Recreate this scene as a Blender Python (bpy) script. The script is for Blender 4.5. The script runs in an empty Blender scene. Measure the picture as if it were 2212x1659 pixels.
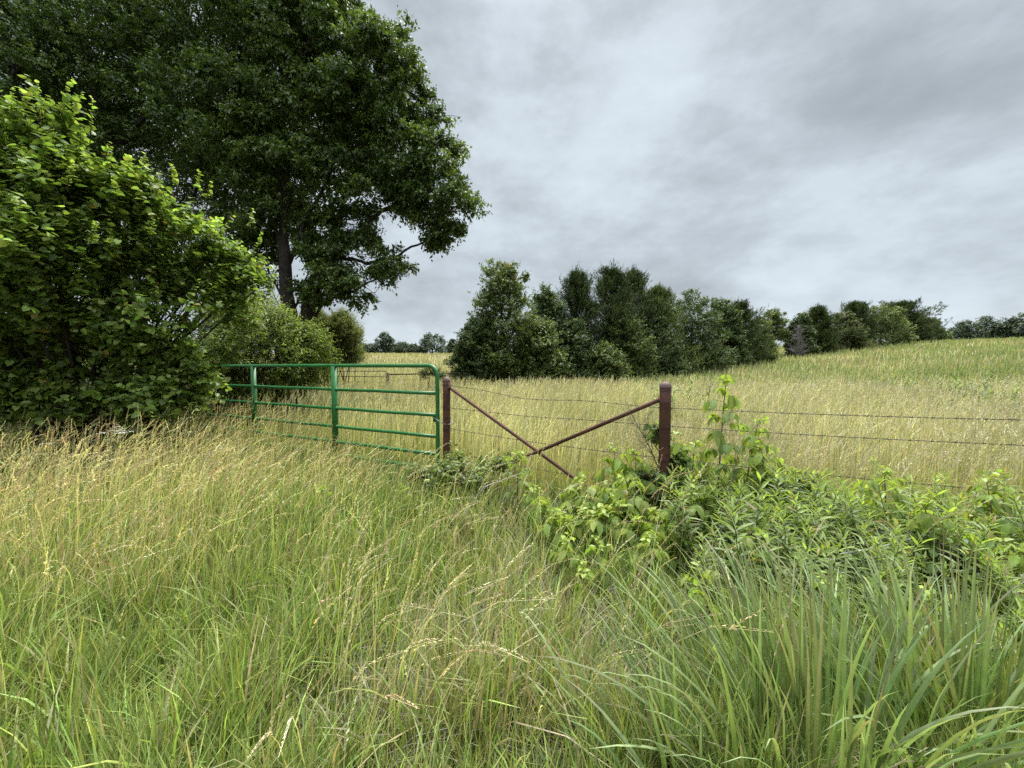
import bpy, math
import numpy as np
from math import radians

# ------------------------------------------------------------------ camera, sky, sun
scene = bpy.context.scene
COL = scene.collection
CAM_Z = 1.40
PITCH = radians(2.73)
FPX = 830.0                      # focal length in pixels of a 2212 px wide frame

cam_d = bpy.data.cameras.new('camera')
cam_d.sensor_width = 36.0
cam_d.lens = 36.0 * FPX / 2212.0
cam_d.clip_start = 0.05
cam_d.clip_end = 5000
cam = bpy.data.objects.new('camera', cam_d)
COL.objects.link(cam)
cam.location = (0, 0, CAM_Z)
cam.rotation_euler = (radians(90) - PITCH, 0, 0)
scene.camera = cam

scene.view_settings.view_transform = 'Standard'
scene.view_settings.look = 'None'
scene.view_settings.gamma = 1.0
scene.view_settings.use_curve_mapping = False
scene.view_settings.exposure = 2.22

SUN_EL, SUN_AZ = radians(62), radians(25)      # azimuth from +Y towards +X
world = bpy.data.worlds.new('World')
scene.world = world
world.use_nodes = True
wt = world.node_tree
wt.nodes.clear()
def N(t, typ, **kw):
    n = t.nodes.new(typ)
    for k, v in kw.items():
        if k.startswith('i_'):
            key = k[2:]
            n.inputs[int(key) if key.isdigit() else key].default_value = v
        else:
            setattr(n, k, v)
    return n
def L(t, a, b, ia=0, ib=0):
    t.links.new(a.outputs[ia], b.inputs[ib])
def MATH(t, op, a, b=None, clamp=False):
    n = t.nodes.new('ShaderNodeMath'); n.operation = op; n.use_clamp = clamp
    for i, v in enumerate((a, b)):
        if v is None: continue
        if isinstance(v, (int, float)): n.inputs[i].default_value = v
        else: t.links.new(v, n.inputs[i])
    return n.outputs[0]
def dir_of(px, py):
    u = (px - 1106) / FPX; v = (829.5 - py) / FPX
    c, s = math.cos(PITCH), math.sin(PITCH)
    d = np.array([u, c + v * s, -s + v * c])
    return d / np.linalg.norm(d)

tc = N(wt, 'ShaderNodeTexCoord')
sep = N(wt, 'ShaderNodeSeparateXYZ'); L(wt, tc, sep)
dz = MATH(wt, 'MAXIMUM', sep.outputs[2], 0.0)
den = MATH(wt, 'ADD', dz, 0.30)
cx = MATH(wt, 'DIVIDE', sep.outputs[0], den)
cy = MATH(wt, 'DIVIDE', sep.outputs[1], den)
comb = N(wt, 'ShaderNodeCombineXYZ')
wt.links.new(cx, comb.inputs[0]); wt.links.new(cy, comb.inputs[1])
comb.inputs[2].default_value = 3.7
n1 = N(wt, 'ShaderNodeTexNoise', i_Scale=1.3, i_Detail=9.0, i_Roughness=0.56, i_Distortion=0.0)
L(wt, comb, n1)
n2 = N(wt, 'ShaderNodeTexNoise', i_Scale=5.0, i_Detail=9.0, i_Roughness=0.60, i_Distortion=0.0)
mp = N(wt, 'ShaderNodeMapping'); mp.inputs['Location'].default_value = (4.3, 1.9, 0); mp.inputs['Scale'].default_value = (1, 1, 2.0)
L(wt, tc, mp); L(wt, mp, n2)
f = MATH(wt, 'ADD', MATH(wt, 'MULTIPLY', n1.outputs[0], 0.42), MATH(wt, 'MULTIPLY', n2.outputs[0], 0.58))
def blob(px, py, width, amt):
    """a brighter or darker part of the cloud deck in a fixed direction of the sky"""
    global f
    d = dir_of(px, py)
    vm = N(wt, 'ShaderNodeVectorMath', operation='DOT_PRODUCT'); L(wt, tc, vm)
    vm.inputs[1].default_value = tuple(d)
    mr = N(wt, 'ShaderNodeMapRange', interpolation_type='SMOOTHERSTEP')
    wt.links.new(vm.outputs['Value'], mr.inputs[0])
    mr.inputs[1].default_value = math.cos(width); mr.inputs[2].default_value = 1.0
    mr.inputs[3].default_value = 0.0; mr.inputs[4].default_value = amt
    f = MATH(wt, 'ADD', f, mr.outputs[0])
blob(1330, 240, 0.50, 0.035)
blob(1360, 180, 0.13, 0.012)
blob(1950, 60, 0.40, -0.02)
blob(1700, 420, 0.36, -0.06)
blob(2150, 330, 0.34, -0.02)
blob(1500, 470, 0.25, -0.03)
blob(1860, 570, 0.26, 0.08)
blob(2170, 510, 0.22, 0.06)
blob(1480, 330, 0.25, 0.03)
blob(1200, 520, 0.30, 0.03)
blob(2000, 600, 0.30, 0.03)
blob(1650, 640, 0.25, 0.06)
blob(900, 640, 0.25, 0.05)
ramp = N(wt, 'ShaderNodeValToRGB')
wt.links.new(f, ramp.inputs[0])
cr = ramp.color_ramp
def sk(v): return (v * 0.82 * 0.75, v * 0.92 * 0.75, v * 0.75, 1)
cr.elements[0].position = 0.29; cr.elements[0].color = sk(0.130)
cr.elements[1].position = 0.74; cr.elements[1].color = sk(0.262)
e = cr.elements.new(0.42); e.color = sk(0.156)
e = cr.elements.new(0.52); e.color = sk(0.190)
e = cr.elements.new(0.61); e.color = sk(0.228)
# the deck is brightest towards the zenith (overcast sky)
zen = N(wt, 'ShaderNodeMapRange', interpolation_type='SMOOTHSTEP')
wt.links.new(sep.outputs[2], zen.inputs[0])
zen.inputs[1].default_value = 0.66; zen.inputs[2].default_value = 0.92
zen.inputs[3].default_value = 1.0; zen.inputs[4].default_value = 8.0
bg = N(wt, 'ShaderNodeBackground')
L(wt, ramp, bg); wt.links.new(zen.outputs[0], bg.inputs[1])
sky = N(wt, 'ShaderNodeTexSky', sky_type='NISHITA', sun_disc=False, sun_elevation=SUN_EL, sun_rotation=SUN_AZ)
bg2 = N(wt, 'ShaderNodeBackground'); L(wt, sky, bg2); bg2.inputs[1].default_value = 0.04
mix = N(wt, 'ShaderNodeMixShader'); mix.inputs[0].default_value = 0.96
L(wt, bg2, mix, 0, 1); L(wt, bg, mix, 0, 2)
wo = N(wt, 'ShaderNodeOutputWorld'); L(wt, mix, wo)
world.cycles.sampling_method = 'MANUAL'
world.cycles.sample_map_resolution = 512

sun_d = bpy.data.lights.new('sun', 'SUN')
sun_d.energy = 1.5
sun_d.angle = radians(25)
sun_d.color = (1.0, 0.965, 0.90)
sun = bpy.data.objects.new('sun', sun_d)
COL.objects.link(sun)
sd = np.array([math.sin(SUN_AZ) * math.cos(SUN_EL), math.cos(SUN_AZ) * math.cos(SUN_EL), math.sin(SUN_EL)])
from mathutils import Vector
sun.rotation_euler = Vector(-sd).to_track_quat('-Z', 'Y').to_euler()

scene.cycles.max_bounces = 8
scene.cycles.diffuse_bounces = 6
scene.cycles.transmission_bounces = 6
scene.cycles.transparent_max_bounces = 6
scene.cycles.use_denoising = False

# ------------------------------------------------------------------ helpers
RNG = np.random.default_rng(11)
UP = np.array([0, 0, 1.0])

def W(px, py, D):
    """point seen at (px, py) of a 2212 px wide frame, D metres ahead (used to plan the layout)"""
    u = (px - 1106) / FPX; v = (829.5 - py) / FPX
    c, s = math.cos(PITCH), math.sin(PITCH)
    return np.array([u * D, (c + v * s) * D, CAM_Z + (-s + v * c) * D])

def nrm(v):
    return v / np.maximum(np.linalg.norm(v, axis=-1, keepdims=True), 1e-9)

def unit(n, rng):
    return nrm(rng.normal(size=(n, 3)))

_ph = np.random.default_rng(5).uniform(0, 6.28, (40, 3))
_dr = nrm(np.random.default_rng(6).normal(size=(40, 2)))
def vnoise(x, y, scale, k=0):
    """cheap smooth noise about 0, roughly -1..1"""
    r = 0
    for i in range(6):
        d = _dr[(i + k * 7) % 40]; fr = scale * (1 + 0.37 * i)
        r = r + np.sin((x * d[0] + y * d[1]) * fr + _ph[(i + k * 3) % 40, 0] + 1.3 * np.sin((x * d[1] - y * d[0]) * fr * 0.6 + _ph[i, 1]))
    return r / 3.2

def sstep(a, b, x):
    t = np.clip((x - a) / (b - a), 0, 1)
    return t * t * (3 - 2 * t)

def ground_z(x, y):
    x = np.asarray(x, float); y = np.asarray(y, float)
    # right-hand slope rising to a ridge
    t = x * 0.6 + y * 0.5 - 25
    t = np.where(t > 0, t, 0)
    t = t * t / (t + 6)
    zr = 0.100 * t
    zr = np.where(zr < 5.6, zr, 5.6 + 1.3 * (1 - np.exp(-(zr - 5.6) / 1.3)))
    # far field rising away from the camera
    q = np.clip(y - 34, 0, None); q = q * q / (q + 10)
    zl = 0.064 * q
    zl = np.where(zl < 4.4, zl, 4.4 + 0.8 * (1 - np.exp(-(zl - 4.4) / 0.8)))
    k = 0.5
    z = np.maximum(zr, zl) + k * np.log1p(np.exp(-np.abs(zr - zl) / k)) - k * 0.6931 * np.exp(-(zr + zl) * 2)
    z = np.where(zr + zl < 1e-6, 0, z)
    z = z - 0.22 * np.exp(-((y - 24) / 9) ** 2) - 0.06 * np.exp(-((y - 4.5) / 1.8) ** 2)
    z = z + 0.03 * vnoise(x, y, 0.9, 1)
    return z

def mesh_obj(name, V, F, mat, C=None, parent=None, origin=None, smooth=False, quads=False):
    V = np.asarray(V, np.float32)
    if origin is not None:
        V = V - np.asarray(origin, np.float32)
    F = np.asarray(F, np.int32)
    me = bpy.data.meshes.new(name)
    k = F.shape[1]
    me.vertices.add(len(V)); me.vertices.foreach_set('co', V.ravel())
    me.loops.add(F.size); me.loops.foreach_set('vertex_index', F.ravel())
    me.polygons.add(len(F))
    me.polygons.foreach_set('loop_start', np.arange(0, F.size, k, dtype=np.int32))
    me.polygons.foreach_set('loop_total', np.full(len(F), k, np.int32))
    if smooth:
        me.polygons.foreach_set('use_smooth', np.ones(len(F), bool))
    if C is not None:
        C = np.asarray(C, np.float32)
        a = me.attributes.new('Col', 'FLOAT_COLOR', 'POINT')
        cc = np.ones((len(V), 4), np.float32); cc[:, :3] = np.clip(C, 0, 1)
        a.data.foreach_set('color', cc.ravel())
    me.update(calc_edges=True)
    me.materials.append(mat)
    o = bpy.data.objects.new(name, me)
    COL.objects.link(o)
    if parent is not None:
        o.parent = parent
    elif origin is not None:
        o.location = tuple(float(v) for v in origin)
    return o

class Bag:
    """collects triangle soups with vertex colours"""
    def __init__(s): s.V = []; s.F = []; s.C = []; s.n = 0
    def add(s, V, F, C):
        V = np.asarray(V, float).reshape(-1, 3)
        C = np.asarray(C, float)
        if C.ndim == 1: C = np.broadcast_to(C, V.shape)
        s.V.append(V); s.F.append(np.asarray(F, np.int64) + s.n); s.C.append(C.reshape(-1, 3)); s.n += len(V)
    def build(s, name, mat, parent=None, origin=None, smooth=False):
        return mesh_obj(name, np.concatenate(s.V), np.concatenate(s.F), mat, np.concatenate(s.C), parent, origin, smooth)

def tag(o, label=None, cat=None, group=None, kind=None):
    if label: o['label'] = label
    if cat: o['category'] = cat
    if group: o['group'] = group
    if kind: o['kind'] = kind
    return o

def thing(name, loc, label, cat, group=None):
    o = bpy.data.objects.new(name, None)
    o.empty_display_size = 0.2
    COL.objects.link(o); o.location = tuple(float(v) for v in loc)
    return tag(o, label, cat, group)

def tube(P, R, sides=6, caps=True):
    """tube along a polyline -> V, triangles"""
    P = np.asarray(P, float); n = len(P)
    R = np.broadcast_to(np.asarray(R, float), (n,))
    T = np.gradient(P, axis=0); T = nrm(T)
    ref = np.array([0, 0, 1.0]) if abs(T[0, 2]) < 0.9 else np.array([1.0, 0, 0])
    u = np.cross(T[0], ref); u /= np.linalg.norm(u)
    V = []
    ang = np.linspace(0, 2 * np.pi, sides, endpoint=False)
    for i in range(n):
        u = u - T[i] * np.dot(u, T[i]); u /= max(np.linalg.norm(u), 1e-9)
        w = np.cross(T[i], u)
        V.append(P[i] + R[i] * (np.cos(ang)[:, None] * u + np.sin(ang)[:, None] * w))
    V = np.concatenate(V)
    a = np.arange(sides); b = (a + 1) % sides
    F = []
    for i in range(n - 1):
        o = i * sides
        F.append(np.stack([o + a, o + b, o + sides + b], 1)); F.append(np.stack([o + a, o + sides + b, o + sides + a], 1))
    if caps:
        V = np.concatenate([V, P[:1], P[-1:]])
        F.append(np.stack([b, a, np.full(sides, n * sides)], 1))
        o = (n - 1) * sides
        F.append(np.stack([o + a, o + b, np.full(sides, n * sides + 1)], 1))
    return V, np.concatenate(F)

def thin_tubes(A, B, ra, rb):
    """many straight three-sided twigs at once"""
    A = np.asarray(A); B = np.asarray(B); n = len(A)
    T = nrm(B - A)
    ref = np.where(np.abs(T[:, 2:3]) < 0.9, UP, np.array([1.0, 0, 0]))
    u = nrm(np.cross(T, ref)); w = np.cross(T, u)
    V = np.empty((n, 6, 3))
    for k in range(3):
        c, s = math.cos(k * 2.094), math.sin(k * 2.094)
        V[:, k] = A + (u * c + w * s) * np.reshape(ra, (-1, 1)); V[:, 3 + k] = B + (u * c + w * s) * np.reshape(rb, (-1, 1))
    F0 = np.array([[0, 1, 4], [0, 4, 3], [1, 2, 5], [1, 5, 4], [2, 0, 3], [2, 3, 5]])
    F = (F0[None] + 6 * np.arange(n)[:, None, None]).reshape(-1, 3)
    return V.reshape(-1, 3), F

# ---- leaf outlines: x along the midrib, y across, z out of the leaf plane
T_RHOMB = (np.array([[0, 0, 0], [.42, .5, .10], [1, 0, -.10], [.42, -.5, .10]]), np.array([[0, 1, 2], [0, 2, 3]]))
T_OVAL = (np.array([[0, 0, 0], [.25, .40, .05], [.66, .40, .02], [1, 0, -.16], [.66, -.40, .02], [.25, -.40, .05], [.5, 0, .0]]),
          np.array([[0, 1, 6], [1, 2, 6], [2, 3, 6], [3, 4, 6], [4, 5, 6], [5, 0, 6]]))
T_HEART = (np.array([[0, 0, 0], [-.10, .26, .05], [.16, .52, .10], [.58, .42, .05], [1, 0, -.14], [.58, -.42, .05], [.16, -.52, .10], [-.10, -.26, .05], [.5, 0, -.02]]),
           np.array([[0, 8, 1], [1, 8, 2], [2, 8, 3], [3, 8, 4], [4, 8, 5], [5, 8, 6], [6, 8, 7], [7, 8, 0]]))
T_LANCE = (np.array([[0, 0, 0], [.3, .5, .03], [.65, .38, -.02], [1, 0, -.16], [.65, -.38, -.02], [.3, -.5, .03], [.45, 0, -.02]]),
           np.array([[0, 1, 6], [1, 2, 6], [2, 3, 6], [3, 4, 6], [4, 5, 6], [5, 0, 6]]))

def place_leaves(P, A, Nn, Ls, Ws, tmpl, C, bag):
    TV, TF = tmpl
    A = nrm(A); Nn = nrm(Nn - A * np.sum(A * Nn, 1, keepdims=True)); B = np.cross(Nn, A)
    m = len(P)
    Ls = np.broadcast_to(Ls, (m,))[:, None, None]; Ws = np.broadcast_to(Ws, (m,))[:, None, None]
    V = P[:, None] + A[:, None] * TV[None, :, 0:1] * Ls + B[:, None] * TV[None, :, 1:2] * Ws + Nn[:, None] * TV[None, :, 2:3] * Ls
    F = TF[None] + len(TV) * np.arange(m)[:, None, None]
    CC = np.repeat(C[:, None], len(TV), 1)
    bag.add(V, F.reshape(-1, 3), CC)

def spray(bag, P0, D0, Lt, K, leafL, leafW, tmpl, rng, c1, c2, droop=.3, fwd=.6, planar=.5, bend=.2, upn=1.0, nr=.5,
          wood=None, wr=.004, wc=(.10, .075, .05), vary=.25, t0=.15, light=None, tipsize=.7, side=1.0, old=0):
    """leafy twigs: M twigs with K leaves each.  c1/c2: leaf colours, light: (M,) 0..1 share of c2"""
    M = len(P0)
    Lt = np.broadcast_to(np.asarray(Lt, float), (M,))
    t = t0 + (1 - t0) * (np.arange(K)[None] + rng.uniform(.2, .8, (M, K))) / K
    wob = rng.normal(size=(M, 3)) * .12
    def curve(tt):
        return (P0[:, None] + D0[:, None] * (Lt[:, None] * tt)[..., None]
                + ((wob - UP * bend)[:, None]) * (Lt[:, None] * tt ** 2)[..., None])
    P = curve(t)
    T = nrm(D0[:, None] + 2 * (wob - UP * bend)[:, None] * t[..., None])
    S = nrm(np.cross(T, UP) + 1e-3)
    S = nrm(S * planar + nrm(np.cross(T, rng.normal(size=(M, K, 3)))) * (1 - planar))
    sg = np.where(np.arange(K) % 2 == 0, 1.0, -1.0)[None, :, None]
    A = nrm(T * fwd + S * sg * side - UP * droop + rng.normal(size=(M, K, 3)) * .22)
    Nn = UP * upn + rng.normal(size=(M, K, 3)) * nr + T * .3
    sc = rng.uniform(.5, 1.2, (M, K)) * (1 - (1 - tipsize) * t)
    if light is None: light = rng.uniform(0, 1, M) ** 2
    mixf = np.clip(light[:, None] * (.5 + .6 * t) + rng.normal(size=(M, K)) * .12, 0, 1)[..., None]
    C = np.array(c1) * (1 - mixf) + np.array(c2) * mixf
    C = C * np.exp(rng.normal(size=(M, K, 1)) * vary) * (1 + rng.normal(size=(M, K, 3)) * .05)
    if old:
        om = rng.uniform(0, 1, (M, K)) < old; C[om] = np.array((.36, .29, .08)) * rng.uniform(.5, 1.1, (om.sum(), 1))
    n = M * K
    place_leaves(P.reshape(n, 3), A.reshape(n, 3), Nn.reshape(n, 3), (leafL * sc).ravel(), (leafW * sc).ravel(), tmpl, C.reshape(n, 3), bag)
    if wood is not None:
        for a, b in ((0, .5), (.5, 1.0)):
            pa = curve(np.full((M, 1), a))[:, 0]; pb = curve(np.full((M, 1), b))[:, 0]
            V, F = thin_tubes(pa, pb, np.full(M, wr * (1 - .6 * a)), np.full(M, wr * (1 - .7 * b)))
            wood.add(V, F, np.array(wc))

# ------------------------------------------------------------------ materials
def leaf_mat(name, rough=.5, trans=.3, spec=.35, tint=(1.15, 1.2, .6), sheen=0):
    m = bpy.data.materials.new(name); m.use_nodes = True
    t = m.node_tree; t.nodes.clear()
    at = N(t, 'ShaderNodeAttribute', attribute_name='Col')
    pr = N(t, 'ShaderNodeBsdfPrincipled'); pr.inputs['Roughness'].default_value = rough
    pr.inputs['Specular IOR Level'].default_value = spec
    geo = N(t, 'ShaderNodeNewGeometry')
    nz = N(t, 'ShaderNodeTexNoise', i_Scale=30.0, i_Detail=2.0); 
    tcc = N(t, 'ShaderNodeTexCoord'); t.links.new(tcc.outputs['Object'], nz.inputs['Vector'])
    hv = N(t, 'ShaderNodeHueSaturation')
    L(t, at, hv, 0, 4)
    v = MATH(t, 'ADD', MATH(t, 'MULTIPLY', nz.outputs[0], .5), .75)
    t.links.new(v, hv.inputs['Value'])
    t.links.new(hv.outputs[0], pr.inputs['Base Color'])
    tr = N(t, 'ShaderNodeBsdfTranslucent')
    mul = N(t, 'ShaderNodeMix', data_type='RGBA', blend_type='MULTIPLY'); mul.inputs[0].default_value = 1.0
    t.links.new(hv.outputs[0], mul.inputs[6]); mul.inputs[7].default_value = (*tint, 1)
    t.links.new(mul.outputs[2], tr.inputs[0])
    mx = N(t, 'ShaderNodeMixShader'); mx.inputs[0].default_value = trans
    L(t, pr, mx, 0, 1); L(t, tr, mx, 0, 2)
    out = N(t, 'ShaderNodeOutputMaterial'); L(t, mx, out)
    return m

def noise_mat(name, c1, c2, scale=8, rough=.7, spec=.3, metal=0, bump=.3, bscale=None, detail=5, c3=None, coat=0):
    m = bpy.data.materials.new(name); m.use_nodes = True
    t = m.node_tree; t.nodes.clear()
    tcc = N(t, 'ShaderNodeTexCoord')
    nz = N(t, 'ShaderNodeTexNoise', i_Scale=scale, i_Detail=detail, i_Roughness=.6)
    t.links.new(tcc.outputs['Object'], nz.inputs['Vector'])
    rp = N(t, 'ShaderNodeValToRGB'); L(t, nz, rp)
    rp.color_ramp.elements[0].position = .35; rp.color_ramp.elements[0].color = (*c1, 1)
    rp.color_ramp.elements[1].position = .65; rp.color_ramp.elements[1].color = (*c2, 1)
    if c3 is not None:
        e = rp.color_ramp.elements.new(.76); e.color = (*c3, 1)
    pr = N(t, 'ShaderNodeBsdfPrincipled'); pr.inputs['Roughness'].default_value = rough
    pr.inputs['Specular IOR Level'].default_value = spec; pr.inputs['Metallic'].default_value = metal
    pr.inputs['Coat Weight'].default_value = coat
    L(t, rp, pr)
    b = N(t, 'ShaderNodeBump'); b.inputs['Strength'].default_value = bump; b.inputs['Distance'].default_value = .01
    nb = N(t, 'ShaderNodeTexNoise', i_Scale=bscale or scale * 6, i_Detail=4.0)
    t.links.new(tcc.outputs['Object'], nb.inputs['Vector']); t.links.new(nb.outputs[0], b.inputs['Height'])
    t.links.new(b.outputs[0], pr.inputs['Normal'])
    out = N(t, 'ShaderNodeOutputMaterial'); L(t, pr, out)
    return m

M_GRASS = leaf_mat('grass_blades', rough=.55, trans=.40, spec=.25)
M_LEAF = leaf_mat('broad_leaves', rough=.45, trans=.47, spec=.4)
M_DARKLEAF = leaf_mat('tree_leaves', rough=.5, trans=.34, spec=.35)
M_NEEDLE = leaf_mat('cedar_sprays', rough=.7, trans=.12, spec=.2)
M_BARK = noise_mat('bark', (.018, .014, .011), (.050, .040, .032), scale=6, rough=.9, bump=.8)
M_STEM = leaf_mat('stems', rough=.7, trans=0.0, spec=.2)
M_RUST = noise_mat('rusted_pipe', (.055, .024, .017), (.110, .043, .027), scale=7, rough=.78, spec=.3, bump=.35, bscale=120, c3=(.14, .07, .052))
M_RUSTCAP = noise_mat('weathered_cap', (.10, .055, .055), (.17, .11, .10), scale=14, rough=.7, bump=.3)
M_GREEN = noise_mat('green_gate_paint', (.016, .112, .024), (.026, .155, .038), scale=7, rough=.42, spec=.5, bump=.06, c3=(.06, .18, .09))
M_WIRE = noise_mat('barbed_wire_steel', (.045, .038, .032), (.10, .085, .07), scale=60, rough=.6, metal=.5, bump=.1)
M_CHAIN = noise_mat('chain_steel', (.10, .11, .10), (.22, .23, .22), scale=50, rough=.45, metal=.7, bump=.1)
M_FARPIPE = noise_mat('brown_farm_pipe', (.045, .022, .018), (.08, .04, .03), scale=4, rough=.8, bump=.1)
M_WHITE = leaf_mat('petals', rough=.6, trans=.3, spec=.3, tint=(1, 1, 1))
M_DEADWOOD = noise_mat('dead_wood', (.11, .10, .095), (.20, .185, .18), scale=5, rough=.9, bump=.3)
M_TWIG = noise_mat('bleached_twig', (.24, .22, .20), (.42, .40, .37), scale=14, rough=.85, bump=.3)

# ------------------------------------------------------------------ ground
def ground_mat():
    m = bpy.data.materials.new('field_ground'); m.use_nodes = True
    t = m.node_tree; t.nodes.clear()
    tcc = N(t, 'ShaderNodeTexCoord')
    n1 = N(t, 'ShaderNodeTexNoise', i_Scale=.05, i_Detail=6.0, i_Roughness=.6)
    n2 = N(t, 'ShaderNodeTexNoise', i_Scale=2.2, i_Detail=8.0, i_Roughness=.7)
    t.links.new(tcc.outputs['Object'], n1.inputs['Vector']); t.links.new(tcc.outputs['Object'], n2.inputs['Vector'])
    r1 = N(t, 'ShaderNodeValToRGB'); L(t, n1, r1)
    r1.color_ramp.elements[0].position = .38; r1.color_ramp.elements[0].color = (.38, .335, .215, 1)
    r1.color_ramp.elements[1].position = .62; r1.color_ramp.elements[1].color = (.33, .30, .18, 1)
    r2 = N(t, 'ShaderNodeValToRGB'); L(t, n2, r2)
    r2.color_ramp.elements[0].position = .3; r2.color_ramp.elements[0].color = (.42, .42, .42, 1)
    r2.color_ramp.elements[1].position = .7; r2.color_ramp.elements[1].color = (1, 1, 1, 1)
    mx = N(t, 'ShaderNodeMix', data_type='RGBA', blend_type='MULTIPLY'); mx.inputs[0].default_value = 1
    t.links.new(r1.outputs[0], mx.inputs[6]); t.links.new(r2.outputs[0], mx.inputs[7])
    # thatch and soil close by
    sp = N(t, 'ShaderNodeSeparateXYZ'); t.links.new(tcc.outputs['Object'], sp.inputs[0])
    mr = N(t, 'ShaderNodeMapRange'); t.links.new(sp.outputs[1], mr.inputs[0])
    mr.inputs[1].default_value = 14; mr.inputs[2].default_value = 45
    m2 = N(t, 'ShaderNodeMix', data_type='RGBA')
    t.links.new(mr.outputs[0], m2.inputs[0]); m2.inputs[6].default_value = (.055, .062, .025, 1)
    t.links.new(mx.outputs[2], m2.inputs[7])
    pr = N(t, 'ShaderNodeBsdfPrincipled'); pr.inputs['Roughness'].default_value = .95
    pr.inputs['Specular IOR Level'].default_value = .1
    t.links.new(m2.outputs[2], pr.inputs[0])
    out = N(t, 'ShaderNodeOutputMaterial'); L(t, pr, out)
    return m
def make_ground():
    ax = np.concatenate([-np.geomspace(1500, 60, 24), np.linspace(-58, 150, 130), np.geomspace(155, 1500, 24)])
    ay = np.concatenate([-np.geomspace(300, 12, 10), np.linspace(-10, 200, 150), np.geomspace(205, 1800, 26)])
    X, Y = np.meshgrid(ax, ay)
    Z = ground_z(X, Y)
    V = np.stack([X, Y, Z], -1).reshape(-1, 3)
    nx, ny = len(ax), len(ay)
    i, j = np.meshgrid(np.arange(nx - 1), np.arange(ny - 1))
    a = (j * nx + i).ravel()
    F = np.stack([a, a + 1, a + nx + 1, a + nx], 1)
    o = mesh_obj('ground', V, F, ground_mat(), smooth=True)
    tag(o, kind='structure')
make_ground()

# ------------------------------------------------------------------ grass
def blades(bag, P, H, Wd, az, lean, rng, cb, ct, S=3, curl=.6, taper=1.0):
    """bent blades; az lean direction, lean: sideways travel as a share of the height; cb/ct base and tip colours (N,3)"""
    n = len(P)
    d = np.stack([np.cos(az), np.sin(az), np.zeros(n)], 1)
    fa = rng.uniform(0, np.pi, n)
    w = np.stack([np.cos(fa), np.sin(fa), rng.normal(size=n) * .1], 1)
    V = np.empty((n, 2 * S + 1, 3)); C = np.empty((n, 2 * S + 1, 3))
    for i in range(S + 1):
        t = i / S
        up = t - curl * lean * t ** 3 * .5
        c = P + UP * (H * up)[:, None] + d * (H * lean * t ** 1.8)[:, None]
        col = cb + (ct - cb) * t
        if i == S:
            V[:, 2 * S] = c; C[:, 2 * S] = col
        else:
            ww = Wd * (1 - t ** 2.2 * taper) * (.75 + .5 * min(t * 3, 1) * .5) * .5
            V[:, 2 * i] = c - w * ww[:, None]; V[:, 2 * i + 1] = c + w * ww[:, None]
            C[:, 2 * i] = col; C[:, 2 * i + 1] = col
    F = []
    for i in range(S - 1):
        F += [[2 * i, 2 * i + 1, 2 * i + 3], [2 * i, 2 * i + 3, 2 * i + 2]]
    F.append([2 * S - 2, 2 * S - 1, 2 * S])
    F = np.array(F)[None] + (2 * S + 1) * np.arange(n)[:, None, None]
    bag.add(V, F.reshape(-1, 3), C)

def stalks(bag, P, H, az, lean, rng, cs, ch, wd, heads=8, headlen=.2, spike=.012, S=5, loose=.5, nod=.35):
    """flowering stalks: thin culm that nods at the tip and carries spikelets along its last fifth"""
    n = len(P)
    d = np.stack([np.cos(az), np.sin(az), np.zeros(n)], 1)
    nodv = (rng.uniform(0, 1, n) ** 1.5) * nod
    bowx = rng.normal(size=(n, 3)) * .03
    def pos(t):
        t = np.asarray(t)
        e = np.clip((t - .7) / .3, 0, 1) ** 2
        k = t.ndim
        def ex(a): return a[:, None] if k == 2 else a
        up = ex(H) * (t - ex(lean) * .35 * t ** 2) - ex(H * nodv) * .45 * e
        out = ex(H) * (ex(lean) * t ** 1.6) + ex(H * nodv) * .5 * e
        if k == 2:
            return P[:, None] + UP * up[..., None] + d[:, None] * out[..., None] + bowx[:, None] * (np.sin(t * 3.14)[..., None]) * H[:, None, None]
        return P + UP * up[:, None] + d * out[:, None] + bowx * np.sin(t * 3.14)[:, None] * H[:, None]
    fa = rng.uniform(0, np.pi, n); w = np.stack([np.cos(fa), np.sin(fa), np.zeros(n)], 1)
    # two crossed ribbons read as a round culm from any side at a fraction of the cost
    V = np.empty((n, 2 * (S + 1), 3)); C = np.empty((n, 2 * (S + 1), 3))
    for i in range(S + 1):
        t = i / S; c = pos(np.full(n, t)); ww = (wd * (1 - .6 * t) * .5)[:, None]
        V[:, 2 * i] = c - w * ww; V[:, 2 * i + 1] = c + w * ww
        col = cs * (1 - t) + (cs * .25 + ch * .75) * t
        C[:, 2 * i] = col; C[:, 2 * i + 1] = col
    F = []
    for i in range(S): F += [[2 * i, 2 * i + 1, 2 * i + 3], [2 * i, 2 * i + 3, 2 * i + 2]]
    F = np.array(F)[None] + 2 * (S + 1) * np.arange(n)[:, None, None]
    bag.add(V, F.reshape(-1, 3), C)
    if heads:
        hl = (headlen / H)[:, None] * rng.uniform(.7, 1.3, (n, 1))
        t = 1 - hl * (1 - np.arange(heads)[None] / heads) * rng.uniform(.9, 1.05, (n, heads))
        t = np.clip(t, 0, 1)
        Pp = pos(t); T = nrm(pos(np.clip(t + .03, 0, 1.03)) - Pp)
        A = nrm(T * 1.0 + rng.normal(size=T.shape) * loose + d[:, None] * .25)
        sz = spike * rng.uniform(.7, 1.4, (n, heads)) * (1.3 - .6 * np.arange(heads)[None] / heads)
        CC = ch[:, None] * np.exp(rng.normal(size=(n, heads, 1)) * .22)
        m = n * heads
        place_leaves(Pp.reshape(m, 3), A.reshape(m, 3), rng.normal(size=(m, 3)), (sz * 2.6).ravel(), (sz * .75).ravel(), T_RHOMB, CC.reshape(m, 3), bag)

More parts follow.
